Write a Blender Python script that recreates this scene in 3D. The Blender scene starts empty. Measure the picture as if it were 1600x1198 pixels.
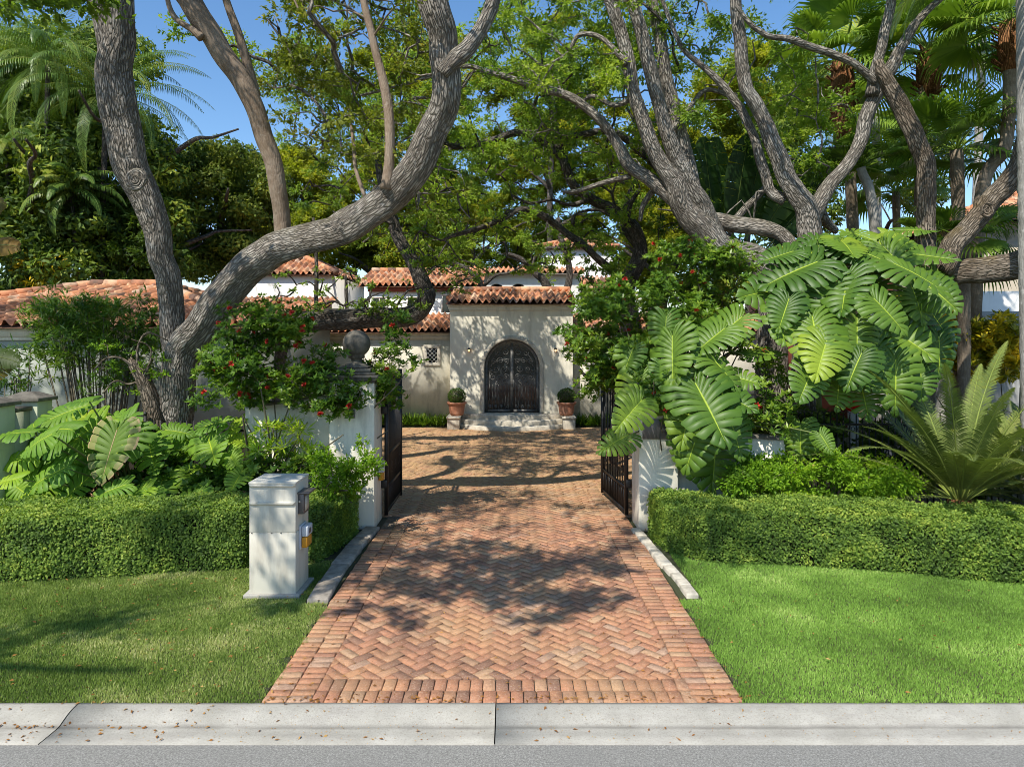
import bpy, math, random
import numpy as np
from mathutils import Vector
R = math.radians
C = bpy.context.scene.collection
rng = np.random.default_rng(7)
random.seed(7)
F = 1067.0; HZ = 3.2; CX = 800.0; CY = 525.0
def P(px, py, D): return np.array([(px-CX)*D/F, D, HZ-(py-CY)*D/F])
def V3(*a): return np.array(a, float)
def unit(a):
    a = np.asarray(a, float); n = np.linalg.norm(a, axis=-1, keepdims=True); n[n == 0] = 1
    return a/n

def wpos(o):
    p = Vector((0,0,0))
    while o is not None: p += o.location; o = o.parent
    return p
# ------------------------------------------------------------------ mesh builder
class MB:
    def __init__(s):
        s.v = []; s.nv = 0; s.f = []; s.buv = []; s.has_buv = False
    def add(s, verts, faces, rnd=None, vein=None, buv=None):
        """faces: (n,k) int array"""
        verts = np.asarray(verts, float).reshape(-1, 3); faces = np.asarray(faces, int)
        if faces.ndim == 1: faces = faces.reshape(1, -1)
        n = len(faces)
        rnd = np.full(n, random.random()) if rnd is None else np.broadcast_to(np.asarray(rnd, float), (n,))
        vein = np.zeros(n) if vein is None else np.broadcast_to(np.asarray(vein, float), (n,))
        s.v.append(verts); s.f.append((faces+s.nv, rnd, vein))
        if buv is None: s.buv.append(verts*1.0)
        else: s.buv.append(np.asarray(buv, float)); s.has_buv = True
        s.nv += len(verts); return s
    def box(s, x0, x1, y0, y1, z0, z1, rnd=None):
        v = [(x0,y0,z0),(x1,y0,z0),(x1,y1,z0),(x0,y1,z0),(x0,y0,z1),(x1,y0,z1),(x1,y1,z1),(x0,y1,z1)]
        f = [(0,3,2,1),(4,5,6,7),(0,1,5,4),(1,2,6,5),(2,3,7,6),(3,0,4,7)]
        return s.add(v, f, rnd)
    def bar(s, a, b, w, h=None, rnd=None):
        """square bar from a to b"""
        a = np.asarray(a, float); b = np.asarray(b, float); h = h or w
        d = unit(b-a); up = V3(0,0,1) if abs(d[2]) < .9 else V3(0,1,0)
        sx = unit(np.cross(d, up)); sy = np.cross(sx, d)
        q = [(-1,-1),(1,-1),(1,1),(-1,1)]
        v = [a+sx*w/2*i+sy*h/2*j for i,j in q]+[b+sx*w/2*i+sy*h/2*j for i,j in q]
        f = [(0,3,2,1),(4,5,6,7),(0,1,5,4),(1,2,6,5),(2,3,7,6),(3,0,4,7)]
        return s.add(v, f, rnd)
    def prism(s, poly, z0, z1, rnd=None, bev=0):
        """poly (k,2) ccw"""
        p = np.asarray(poly, float); k = len(p); c = p.mean(0)
        def ring(q, z): return np.c_[q, np.full(k, z)]
        if bev:
            d = c-p; d = d/np.maximum(np.linalg.norm(d, axis=1, keepdims=True), 1e-6)
            rings = [ring(p, z0), ring(p, z1-bev), ring(p+d*bev*1.3, z1)]
        else: rings = [ring(p, z0), ring(p, z1)]
        v = np.concatenate(rings); r = random.random() if rnd is None else rnd
        i = np.arange(k); j = (i+1) % k
        for m in range(len(rings)-1):
            s.add(v if m == 0 else np.zeros((0,3)), np.c_[m*k+i, m*k+j, (m+1)*k+j, (m+1)*k+i]-(0 if m == 0 else len(v)), r)
        s.add(np.zeros((0,3)), [(np.arange(k)+(len(rings)-1)*k-len(v)).tolist()], r)
        return s
    def lathe(s, prof, c, n=24, rnd=None, a0=0, a1=2*math.pi, sy=1.0):
        c = np.asarray(c, float); prof = np.asarray(prof, float); full = abs(a1-a0-2*math.pi) < 1e-6
        a = np.linspace(a0, a1, n, endpoint=not full); m = len(prof)
        v = np.stack([c[0]+prof[:,0,None]*np.cos(a), c[1]+prof[:,0,None]*np.sin(a)*sy, c[2]+np.repeat(prof[:,1,None], len(a), 1)], -1).reshape(-1,3)
        k = len(a); i = np.arange(m-1)[:,None]; j = np.arange(k if full else k-1)[None]
        j2 = (j+1) % k
        f = np.stack([i*k+j, i*k+j2, (i+1)*k+j2, (i+1)*k+j], -1).reshape(-1,4)
        return s.add(v, f, rnd)
    def tube(s, pts, rad, n=8, lump=0.0, rnd=None, cap=True, stretch=1.0):
        pts = np.asarray(pts, float); N = len(pts); rad = np.broadcast_to(np.asarray(rad, float), (N,)).copy()
        t = np.gradient(pts, axis=0); t = unit(t)
        nrm = np.zeros((N,3)); a = np.cross(t[0], V3(.3,.9,.2)); nrm[0] = unit(a)
        for i in range(1, N):
            q = nrm[i-1]-t[i]*np.dot(nrm[i-1], t[i]); nrm[i] = unit(q)
        bn = np.cross(t, nrm)
        L = np.r_[0, np.cumsum(np.linalg.norm(np.diff(pts, axis=0), axis=1))]
        ang = np.arange(n)/n*2*math.pi
        rr = np.repeat(rad[:,None], n, 1)
        if lump:
            ph = np.random.default_rng(int(abs(pts[0,0])*1000) % 9999).random(8)*6.28
            sc = 1/np.maximum(rad.mean(), .02)
            Lc = L[:,None]*sc
            rr = rr*(1+lump*(np.sin(2*ang+ph[0]+Lc*.22)*.5+np.sin(3*ang-Lc*.3+ph[1])*.4+np.sin(5*ang+Lc*.25+ph[2])*.25+np.sin(Lc*.5+ph[3])*.2+np.sin(7*ang+ph[5]+Lc*.15)*.25
                     +np.sin(11*ang+Lc*.2+ph[6])*.18*(n > 20)))
        v = pts[:,None]+rr[...,None]*(np.cos(ang)[None,:,None]*nrm[:,None]+np.sin(ang)[None,:,None]*bn[:,None])
        buv = np.stack([rr*np.cos(ang), rr*np.sin(ang), np.repeat(L[:,None], n, 1)+pts[0,0]*3.7], -1)
        i = np.arange(N-1)[:,None]; j = np.arange(n)[None]; j2 = (j+1) % n
        f = np.stack([i*n+j, i*n+j2, (i+1)*n+j2, (i+1)*n+j], -1).reshape(-1,4)
        s.add(v.reshape(-1,3), f, rnd, buv=buv.reshape(-1,3))
        if cap:
            s.add(np.zeros((0,3)), [(np.arange(n)+(N-1)*n-N*n).tolist()], rnd, buv=np.zeros((0,3)))
            s.add(np.zeros((0,3)), [(np.arange(n)[::-1]-N*n).tolist()], rnd, buv=np.zeros((0,3)))
        return s
    def build(s, name, m, parent=None, smooth=False, loc=None):
        me = bpy.data.meshes.new(name)
        if s.nv:
            v = np.concatenate(s.v)
            if loc is None: loc = V3(0,0,0)
            v = v-np.asarray(loc, float)
            me.vertices.add(len(v)); me.vertices.foreach_set('co', v.astype(np.float32).ravel())
            li = []; ls = []; rn = []; ve = []; st = 0
            for f, r, w in s.f:
                k = f.shape[1]; li.append(f.ravel()); ls.append(st+np.arange(len(f))*k); st += f.size; rn.append(r); ve.append(w)
            li = np.concatenate(li); ls = np.concatenate(ls)
            me.loops.add(len(li)); me.polygons.add(len(ls))
            me.polygons.foreach_set('loop_start', ls.astype(np.int32)); me.polygons.foreach_set('vertices', li.astype(np.int32)) if False else me.loops.foreach_set('vertex_index', li.astype(np.int32))
            a = me.attributes.new('rnd', 'FLOAT', 'FACE'); a.data.foreach_set('value', np.concatenate(rn).astype(np.float32))
            a = me.attributes.new('vein', 'FLOAT', 'FACE'); a.data.foreach_set('value', np.concatenate(ve).astype(np.float32))
            if s.has_buv:
                a = me.attributes.new('buv', 'FLOAT_VECTOR', 'POINT'); a.data.foreach_set('vector', np.concatenate(s.buv).astype(np.float32).ravel())
            me.update(calc_edges=True); me.validate()
            if smooth: me.polygons.foreach_set('use_smooth', np.ones(len(me.polygons), bool))
        o = bpy.data.objects.new(name, me); C.objects.link(o)
        me.materials.append(m)
        o.location = tuple(loc) if loc is not None else (0,0,0)
        if parent is not None:
            o.parent = parent
            o.location = Vector(o.location)-wpos(parent)   # parents are never rotated before their parts are built
        return o
def tag(o, label=None, cat=None, group=None, kind=None):
    for k, v in (('label', label), ('category', cat), ('group', group), ('kind', kind)):
        if v: o[k] = v
    return o
def thing(name, loc, label, cat, group=None):
    o = bpy.data.objects.new(name, None); C.objects.link(o); o.location = tuple(loc); o.empty_display_size = .3
    return tag(o, label, cat, group)
def bevel(o, w=.01, seg=2):
    m = o.modifiers.new('bevel', 'BEVEL'); m.width = w; m.segments = seg; m.limit_method = 'ANGLE'; return o
def spline(pts, step=4):
    """Catmull-Rom through rows of pts (any number of columns)"""
    p = np.asarray(pts, float); p = np.vstack([2*p[0]-p[1], p, 2*p[-1]-p[-2]]); out = []
    for i in range(1, len(p)-2):
        for t in np.arange(step)/step:
            a, b, c, d = p[i-1], p[i], p[i+1], p[i+2]
            out.append(.5*((2*b)+(c-a)*t+(2*a-5*b+4*c-d)*t*t+(3*b-a-3*c+d)*t**3))
    out.append(p[-2]); return np.array(out)

# ------------------------------------------------------------------ materials
def newmat(name):
    m = bpy.data.materials.new(name); m.use_nodes = True; nt = m.node_tree
    nt.nodes.clear(); out = nt.nodes.new('ShaderNodeOutputMaterial'); return m, nt, out
class NT:
    def __init__(s, nt): s.nt = nt
    def n(s, t, **kw):
        o = s.nt.nodes.new(t)
        for k, v in kw.items():
            if k.startswith('i_'):
                key = k[2:].replace('_', ' ')
                o.inputs[key].default_value = v
            else: setattr(o, k, v)
        return o
    def l(s, a, b): s.nt.links.new(a, b)
    def ramp(s, src, stops, interp='LINEAR'):
        r = s.nt.nodes.new('ShaderNodeValToRGB'); cr = r.color_ramp; cr.interpolation = interp
        while len(cr.elements) > 1: cr.elements.remove(cr.elements[-1])
        for i, (p, c) in enumerate(stops):
            e = cr.elements[0] if i == 0 else cr.elements.new(p)
            e.position = p; e.color = (*c, 1) if len(c) == 3 else c
        if src is not None: s.l(src, r.inputs[0])
        return r.outputs[0]
    def noise(s, scale, detail=4, vec=None, rough=.6, out='Fac'):
        o = s.n('ShaderNodeTexNoise'); o.inputs['Scale'].default_value = scale; o.inputs['Detail'].default_value = detail; o.inputs['Roughness'].default_value = rough
        if vec is not None: s.l(vec, o.inputs['Vector'])
        return o.outputs[out]
    def mix(s, fac, a, b, mode='MIX'):
        o = s.n('ShaderNodeMix', data_type='RGBA', blend_type=mode)
        for sock, val in ((o.inputs[0], fac), (o.inputs[6], a), (o.inputs[7], b)):
            if isinstance(val, (int, float)): sock.default_value = val
            elif isinstance(val, tuple): sock.default_value = (*val, 1) if len(val) == 3 else val
            else: s.l(val, sock)
        return o.outputs[2]
    def math(s, op, a, b=None):
        o = s.n('ShaderNodeMath', operation=op)
        for sock, val in ((o.inputs[0], a), (o.inputs[1], b)):
            if val is None: continue
            if isinstance(val, (int, float)): sock.default_value = val
            else: s.l(val, sock)
        return o.outputs[0]
    def bump(s, h, strength, dist=.02):
        o = s.n('ShaderNodeBump'); o.inputs['Strength'].default_value = strength; o.inputs['Distance'].default_value = dist; s.l(h, o.inputs['Height']); return o.outputs[0]
    def attr(s, name, out='Fac'):
        o = s.n('ShaderNodeAttribute'); o.attribute_name = name; return o.outputs[out]
def simple(name, col, rough=.6, var=.15, scale=6, metal=0, bump=.15, bscale=60, spec=.4, dirt=None, dirt_amt=.5):
    m, nt, out = newmat(name); N = NT(nt)
    geo = N.n('ShaderNodeNewGeometry').outputs['Position']
    n1 = N.noise(scale, 5, geo)
    dark = tuple(c*(1-var) for c in col); light = tuple(min(1, c*(1+var)) for c in col)
    c = N.ramp(n1, [(.3, dark), (.7, light)])
    if dirt:
        mp = N.n('ShaderNodeMapping'); mp.inputs['Scale'].default_value = (3, 3, .6); N.l(geo, mp.inputs['Vector'])
        d = N.noise(1.3, 7, mp.outputs[0], .7)
        f = N.ramp(d, [(.5, (0,0,0)), (.72, (dirt_amt,)*3)])
        c = N.mix(f, c, dirt)
    b = N.n('ShaderNodeBsdfPrincipled'); N.l(c, b.inputs['Base Color'])
    b.inputs['Roughness'].default_value = rough; b.inputs['Metallic'].default_value = metal; b.inputs['Specular IOR Level'].default_value = spec
    if bump: N.l(N.bump(N.noise(bscale, 5, geo), bump, .01), b.inputs['Normal'])
    N.l(b.outputs[0], out.inputs[0]); return m
def leafmat(name, stops, trans=.35, rough=.55, vein=None, spec=.22, big=.5, tint=(1.5,1.6,.6)):
    """stops: list of colours dark->light spread over the per-leaf random value; low-frequency clumps shift it"""
    m, nt, out = newmat(name); N = NT(nt)
    geo = N.n('ShaderNodeNewGeometry').outputs['Position']
    if 'grass' not in name: stops = [(a*1.12, b*.97, c_*.7) for a, b, c_ in stops]
    r = N.attr('rnd'); n1 = N.noise(big, 2, geo)
    v = N.math('ADD', N.math('MULTIPLY', r, .62), N.math('MULTIPLY', N.math('SUBTRACT', n1, .5), 1.5)); v = N.math('ADD', v, .2)
    c = N.ramp(v, [(i/(len(stops)-1), s) for i, s in enumerate(stops)])
    if vein: c = N.mix(N.attr('vein'), c, vein)
    b = N.n('ShaderNodeBsdfPrincipled'); N.l(c, b.inputs['Base Color']); b.inputs['Roughness'].default_value = rough; b.inputs['Specular IOR Level'].default_value = spec
    t = N.n('ShaderNodeBsdfTranslucent'); N.l(N.mix(1.0, c, (*tint, 1), 'MULTIPLY'), t.inputs['Color'])
    mx = N.n('ShaderNodeMixShader'); mx.inputs[0].default_value = trans; N.l(b.outputs[0], mx.inputs[1]); N.l(t.outputs[0], mx.inputs[2])
    N.l(mx.outputs[0], out.inputs[0]); return m
def barkmat(name, dark, mid, light, moss=None, ridge=1.0, s=1.0, mossamt=.5):
    m, nt, out = newmat(name); N = NT(nt)
    uv = N.attr('buv', 'Vector'); mp = N.n('ShaderNodeMapping'); mp.inputs['Scale'].default_value = (1, 1, .2); N.l(uv, mp.inputs['Vector'])
    wv = N.noise(9*s, 4, mp.outputs[0], out='Color')
    add = N.n('ShaderNodeVectorMath', operation='MULTIPLY_ADD'); N.l(wv, add.inputs[0]); add.inputs[1].default_value = (.03/s,)*3; N.l(mp.outputs[0], add.inputs[2])
    vo = N.n('ShaderNodeTexVoronoi', feature='DISTANCE_TO_EDGE'); vo.inputs['Scale'].default_value = 26*s; N.l(add.outputs[0], vo.inputs['Vector'])
    crack = N.ramp(vo.outputs['Distance'], [(0, (0,0,0)), (.22, (1,1,1))])
    fine = N.math('ADD', N.math('MULTIPLY', N.noise(38*s, 6, mp.outputs[0], .75), .6), N.math('MULTIPLY', N.noise(22*s, 6, uv, .75), .4))
    blot = N.noise(1.7, 4, uv)
    c = N.ramp(fine, [(.28, dark), (.5, mid), (.72, light)])
    c = N.mix(N.ramp(blot, [(.42, (0,0,0)), (.62, (.6,)*3)]), c, light)
    c = N.mix(N.math('MULTIPLY', N.math('SUBTRACT', 1.0, crack), .7*ridge), c, tuple(x*.45 for x in dark))
    if moss:
        geo = N.n('ShaderNodeNewGeometry'); sep = N.n('ShaderNodeSeparateXYZ'); N.l(geo.outputs['Normal'], sep.inputs[0])
        up = N.math('MULTIPLY', N.ramp(sep.outputs[2], [(.25, (0,0,0)), (.8, (1,1,1))]), N.ramp(N.noise(4, 5, uv), [(.42, (0,0,0)), (.6, (mossamt,)*3)]))
        c = N.mix(up, c, moss)
    c = N.mix(N.ramp(N.noise(3.2, 6, uv, .75), [(.50, (0,0,0)), (.62, (.55,)*3)]), c, tuple(x*.9 for x in dark))
    c = N.mix(N.ramp(N.noise(7.5, 5, uv, .7), [(.60, (0,0,0)), (.66, (.6,)*3)]), c, tuple(min(1, x*1.12+.02) for x in light))
    b = N.n('ShaderNodeBsdfPrincipled'); N.l(c, b.inputs['Base Color']); b.inputs['Roughness'].default_value = .9; b.inputs['Specular IOR Level'].default_value = .15
    h = N.math('ADD', N.math('MULTIPLY', crack, .8), N.math('MULTIPLY', fine, .6))
    N.l(N.bump(h, 1.0*ridge, .035), b.inputs['Normal']); N.l(b.outputs[0], out.inputs[0]); return m
def flat(name, col, rough=.5, metal=0, spec=.4, emit=None):
    m, nt, out = newmat(name); N = NT(nt); b = N.n('ShaderNodeBsdfPrincipled'); b.inputs['Base Color'].default_value = (*col, 1)
    b.inputs['Roughness'].default_value = rough; b.inputs['Metallic'].default_value = metal; b.inputs['Specular IOR Level'].default_value = spec
    if emit: b.inputs['Emission Color'].default_value = (*emit[0], 1); b.inputs['Emission Strength'].default_value = emit[1]
    N.l(b.outputs[0], out.inputs[0]); return m
M = {}
M['stucco'] = simple('stucco', (.76,.71,.575), .85, .07, 2.5, bump=.25, bscale=45, spec=.2, dirt=(.36,.33,.26), dirt_amt=.6)
M['stucco_white'] = simple('stucco_white', (.84,.81,.74), .85, .05, 2, bump=.2, bscale=30, spec=.2, dirt=(.6,.57,.5), dirt_amt=.3)
M['stucco_green_shade'] = simple('stucco_green_shade', (.5,.52,.37), .85, .08, 2, bump=.2, bscale=40, spec=.2, dirt=(.3,.32,.26), dirt_amt=.4)  # white stucco with the boundary wall's greenish shade put into its colour
M['old_stone'] = simple('old_stone', (.33,.29,.24), .9, .3, 9, bump=.6, bscale=40, spec=.2, dirt=(.13,.11,.09), dirt_amt=.8)
M['stone'] = simple('stone', (.52,.47,.38), .85, .22, 9, bump=.4, bscale=50, spec=.2, dirt=(.2,.18,.14), dirt_amt=.6)
M['capstone'] = simple('capstone', (.14,.125,.10), .8, .35, 7, bump=.5, bscale=40, spec=.25, dirt=(.04,.038,.03), dirt_amt=.9)
M['iron'] = simple('iron', (.014,.012,.011), .45, .4, 12, bump=.2, spec=.5)
M['iron_door'] = simple('iron_door', (.15,.145,.135), .5, .4, 12, bump=.2, spec=.4, metal=.2)
M['mail'] = simple('mailbox_paint', (.62,.585,.49), .7, .05, 3, bump=.12, bscale=90, spec=.3, dirt=(.36,.31,.24), dirt_amt=.65)
M['metal_box'] = simple('metal_box', (.13,.12,.12), .4, .15, 10, metal=.5)
M['grey_plastic'] = simple('grey_plastic', (.55,.57,.6), .5, .06, 8, bump=0)
M['orange_plastic'] = simple('orange_plastic', (.62,.27,.02), .5, .1, 8, bump=0)
M['glass_dark'] = flat('dark_glass', (.02,.025,.028), .06, 0, .6)
M['void'] = flat('room_shade', (.012,.012,.012), .9)  # near-black that stands for the unlit space behind openings
M['wood_red'] = simple('wood_red', (.17,.05,.035), .6, .2)
M['terra'] = simple('terracotta_pot', (.40,.17,.095), .75, .18, 9, bump=.2, bscale=40, dirt=(.5,.36,.27), dirt_amt=.5)
M['timber_white'] = flat('window_frame', (.62,.6,.55), .5)
M['red'] = flat('red_plastic', (.7,.01,.012), .35)
M['post_white'] = simple('post_white', (.6,.62,.66), .5, .05)
M['lamp_glow'] = flat('lamp_glow', (.9,.8,.6), .4, emit=((1,.55,.22), 1.6))
M['flower'] = flat('flower_red', (.5,.035,.022), .55)
M['flower_pink'] = flat('flower_pink', (.66,.06,.09), .55)
M['mulch'] = simple('mulch', (.055,.038,.024), .95, .5, 25, bump=.8, bscale=60, spec=.1)
# lawn soil
def ground_mat():
    m, nt, out = newmat('ground_soil'); N = NT(nt); geo = N.n('ShaderNodeNewGeometry').outputs['Position']
    c = N.ramp(N.noise(.7, 6, geo), [(.35, (.03,.045,.012)), (.6, (.06,.055,.025))])
    c = N.mix(N.ramp(N.noise(30, 4, geo), [(.5, (0,0,0)), (.7, (.6,)*3)]), c, (.09,.07,.035))
    b = N.n('ShaderNodeBsdfPrincipled'); N.l(c, b.inputs['Base Color']); b.inputs['Roughness'].default_value = .95
    N.l(N.bump(N.noise(40, 4, geo), .6, .03), b.inputs['Normal']); N.l(b.outputs[0], out.inputs[0]); return m
M['ground'] = ground_mat()
def concrete_mat():
    m, nt, out = newmat('kerb_concrete'); N = NT(nt); geo = N.n('ShaderNodeNewGeometry').outputs['Position']
    c = N.ramp(N.noise(3, 6, geo), [(.3, (.315,.298,.255)), (.7, (.425,.402,.35))])
    mp = N.n('ShaderNodeMapping'); mp.inputs['Scale'].default_value = (1.2, 4, 1); N.l(geo, mp.inputs['Vector'])
    st = N.ramp(N.noise(1.3, 9, mp.outputs[0], .8), [(.48, (0,0,0)), (.66, (.6,)*3)])
    c = N.mix(st, c, (.27,.25,.22))
    # dirt that gathers on the gutter line
    sep = N.n('ShaderNodeSeparateXYZ'); N.l(geo, sep.inputs[0])
    ymod = N.math('ADD', sep.outputs[1], N.math('MULTIPLY', N.math('SUBTRACT', N.noise(1.2, 4, geo), .5), .05))
    g = N.ramp(N.n('ShaderNodeMapRange').outputs[0], [(0, (0,0,0)), (1, (0,0,0))])
    mr = [n for n in nt.nodes if n.bl_idname == 'ShaderNodeMapRange'][0]; N.l(ymod, mr.inputs[0]); mr.inputs[1].default_value = 5.60; mr.inputs[2].default_value = 5.76
    rr = [n for n in nt.nodes if n.bl_idname == 'ShaderNodeValToRGB'][-1]
    cr = rr.color_ramp; cr.elements[0].position = .35; e = cr.elements.new(.55); e.color = (.75,.75,.75,1); e2 = cr.elements.new(.8); e2.color = (0,0,0,1)
    nn = N.ramp(N.noise(1.6, 6, geo), [(.3, (.15,)*3), (.65, (1,1,1))])
    c = N.mix(N.math('MULTIPLY', g, nn), c, (.11,.10,.085))
    sp = N.ramp(N.noise(55, 6, geo, .85), [(.5, (0,0,0)), (.64, (.55,)*3)]); c = N.mix(sp, c, (.19,.17,.14))
    b = N.n('ShaderNodeBsdfPrincipled'); N.l(c, b.inputs['Base Color']); b.inputs['Roughness'].default_value = .85; b.inputs['Specular IOR Level'].default_value = .25
    N.l(N.bump(N.noise(90, 5, geo), .35, .01), b.inputs['Normal']); N.l(b.outputs[0], out.inputs[0]); return m
M['concrete'] = concrete_mat()
def asphalt_mat():
    m, nt, out = newmat('asphalt'); N = NT(nt); geo = N.n('ShaderNodeNewGeometry').outputs['Position']
    c = N.ramp(N.noise(62, 6, geo, .9), [(.36, (.10,.096,.086)), (.5, (.215,.207,.187)), (.64, (.40,.388,.355))])
    c = N.mix(N.ramp(N.noise(1.1, 4, geo), [(.4, (0,0,0)), (.7, (.4,)*3)]), c, (.19,.185,.17))
    b = N.n('ShaderNodeBsdfPrincipled'); N.l(c, b.inputs['Base Color']); b.inputs['Roughness'].default_value = .9
    N.l(N.bump(N.noise(160, 3, geo), .5, .01), b.inputs['Normal']); N.l(b.outputs[0], out.inputs[0]); return m
M['asphalt'] = asphalt_mat()
def brick_mat():
    m, nt, out = newmat('drive_brick'); N = NT(nt); geo = N.n('ShaderNodeNewGeometry').outputs['Position']; r = N.attr('rnd')
    c = N.ramp(r, [(0, (0.258, 0.16, 0.123)), (0.08, (0.387, 0.198, 0.139)), (0.2, (0.495, 0.236, 0.15)), (0.38, (0.56, 0.274, 0.16)), (0.52, (0.528, 0.258, 0.166)), (0.64, (0.592, 0.312, 0.171)), (0.78, (0.571, 0.344, 0.214)), (0.88, (0.625, 0.42, 0.258)), (0.96, (0.56, 0.387, 0.236)), (1, (0.517, 0.366, 0.268))]); c = N.mix(.26, c, (.56,.26,.11))
    c = N.mix(N.ramp(N.noise(22, 6, geo, .75), [(.34, (.1,)*3), (.62, (1,1,1))]), N.mix(.45, c, (.12,.06,.045)), c)
    c = N.mix(N.ramp(N.noise(1.4, 7, geo, .7), [(.48, (0,0,0)), (.66, (.65,)*3)]), c, (.20,.11,.075))
    c = N.mix(N.ramp(N.noise(.9, 3, geo), [(.5, (0,0,0)), (.62, (.35,)*3)]), c, (.5,.3,.15))
    c = N.mix(N.ramp(N.noise(48, 6, geo, .8), [(.54, (0,0,0)), (.68, (.75,)*3)]), c, (.62,.50,.38)); c = N.mix(N.ramp(N.noise(33, 6, geo, .8), [(.3, (.6,)*3), (.44, (0,0,0))]), c, (.16,.09,.06))
    b = N.n('ShaderNodeBsdfPrincipled'); sep = N.n('ShaderNodeSeparateXYZ'); N.l(geo, sep.inputs[0]); far = N.ramp(N.math('MULTIPLY', sep.outputs[1], .04), [(.44, (0,0,0)), (.62, (1,1,1))])
    c = N.mix(N.math('MULTIPLY', far, N.ramp(N.noise(3.5, 7, geo, .75), [(.38, (.15,)*3), (.6, (.85,)*3)])), c, (.47,.31,.15))   # leaf dust lying in the court
    N.l(c, b.inputs['Base Color']); b.inputs['Roughness'].default_value = .85; b.inputs['Specular IOR Level'].default_value = .2
    N.l(N.bump(N.noise(60, 6, geo, .7), .9, .016), b.inputs['Normal']); N.l(b.outputs[0], out.inputs[0]); return m
M['brick'] = brick_mat()
M['sand'] = simple('joint_sand', (.16,.12,.085), .95, .6, 30, bump=.6, bscale=80, spec=.1, dirt=(.4,.33,.25), dirt_amt=.5)
def tile_mat():
    m, nt, out = newmat('roof_tile'); N = NT(nt); geo = N.n('ShaderNodeNewGeometry').outputs['Position']; r = N.attr('rnd')
    c = N.ramp(r, [(0,(.16,.09,.065)),(.15,(.33,.16,.10)),(.4,(.52,.215,.105)),(.65,(.62,.28,.14)),(.85,(.66,.37,.21)),(1,(.62,.44,.31))])
    c = N.mix(N.ramp(N.noise(2.5, 6, geo), [(.45, (0,0,0)), (.68, (.75,)*3)]), c, (.10,.075,.055))
    b = N.n('ShaderNodeBsdfPrincipled'); N.l(c, b.inputs['Base Color']); b.inputs['Roughness'].default_value = .8; b.inputs['Specular IOR Level'].default_value = .2
    N.l(N.bump(N.noise(40, 4, geo), .3, .01), b.inputs['Normal']); N.l(b.outputs[0], out.inputs[0]); return m
M['tile'] = tile_mat()
# barks
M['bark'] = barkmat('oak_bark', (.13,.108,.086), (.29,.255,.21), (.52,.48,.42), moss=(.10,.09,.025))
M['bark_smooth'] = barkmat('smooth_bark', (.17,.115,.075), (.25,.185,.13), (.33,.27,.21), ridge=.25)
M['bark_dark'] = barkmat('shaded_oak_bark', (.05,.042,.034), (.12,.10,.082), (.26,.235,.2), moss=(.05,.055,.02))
M['bark_brown'] = barkmat('brown_oak_bark', (.10,.075,.05), (.21,.165,.12), (.34,.29,.23), moss=(.14,.10,.03), mossamt=.8)
M['palm_bark'] = barkmat('palm_bark', (.10,.075,.05), (.2,.155,.11), (.3,.25,.19), ridge=.3)
M['palm_grey'] = barkmat('grey_palm_bark', (.2,.19,.17), (.32,.30,.27), (.45,.43,.4), ridge=.2)
M['boot'] = barkmat('palm_boot', (.13,.05,.02), (.28,.12,.05), (.42,.22,.1), ridge=.9)
M['stem'] = simple('green_stem', (.12,.15,.04), .5, .3, 8, bump=0)
M['cane'] = simple('cane_stem', (.10,.085,.05), .6, .4, 8, bump=0)
# leaves
M['oakleaf'] = leafmat('oak_leaf', [(0.066,0.120,0.036),(0.120,0.228,0.048),(0.216,0.348,0.060),(0.384,0.504,0.096)], .4)
M['oakleaf_y'] = leafmat('yellow_oak_leaf', [(0.066,0.132,0.036),(0.144,0.264,0.054),(0.252,0.396,0.072),(0.408,0.516,0.108)], .45)
M['oakleaf_d'] = leafmat('dusky_oak_leaf', [(0.057,0.078,0.021),(0.108,0.165,0.029),(0.195,0.255,0.048),(0.369,0.333,0.078)], .35)
M['mango'] = leafmat('dense_tree_leaf', [(0.035,0.062,0.014),(0.070,0.123,0.022),(0.140,0.211,0.035),(0.281,0.333,0.070)], .25)
M['jungle'] = leafmat('jungle_leaf', [(0.023,0.051,0.015),(0.051,0.103,0.023),(0.115,0.207,0.034),(0.368,0.460,0.069)], .25)
M['hedge'] = leafmat('hedge_leaf', [(0.046,0.091,0.026),(0.098,0.195,0.046),(0.182,0.312,0.065),(0.351,0.468,0.117)], .3, big=2.6)
M['jasmine'] = leafmat('jasmine_leaf', [(0.056,0.126,0.014),(0.112,0.252,0.020),(0.196,0.378,0.025),(0.364,0.532,0.056)], .35, big=1.0)
M['scorched'] = leafmat('scorched_leaf', [(.1,.2,.05),(.16,.27,.07)], .3, .5, vein=(.5,.36,.2))
M['ixora'] = leafmat('ixora_leaf', [(0.028,0.070,0.014),(0.056,0.140,0.022),(0.112,0.224,0.028),(0.252,0.364,0.056)], .3, .0+.35, big=1.0)
M['monstera'] = leafmat('monstera_leaf', [(.02,.06,.012),(.05,.125,.02),(.10,.2,.028),(.24,.36,.04)], .14, .45, vein=(.36,.46,.05), spec=.3, tint=(1.6,2.0,.4))
M['monstera_l'] = leafmat('lawnside_monstera_leaf', [(0.062,0.150,0.025),(0.112,0.250,0.037),(0.200,0.362,0.037),(0.400,0.525,0.037)], .28, .5, vein=(.45,.52,.05), spec=.25, tint=(1.6,2.0,.4))
M['palm'] = leafmat('palm_leaf', [(0.038,0.086,0.026),(0.077,0.163,0.038),(0.144,0.250,0.058),(0.326,0.384,0.115)], .25, .35)
M['fanpalm'] = leafmat('fan_palm_leaf', [(0.058,0.117,0.027),(0.108,0.215,0.039),(0.195,0.332,0.058),(0.429,0.507,0.117)], .3, .35)
M['cycad'] = leafmat('cycad_leaf', [(.06,.10,.04),(.11,.17,.065),(.17,.25,.09),(.28,.34,.14)], .2, .38, vein=(.3,.36,.08))
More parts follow.
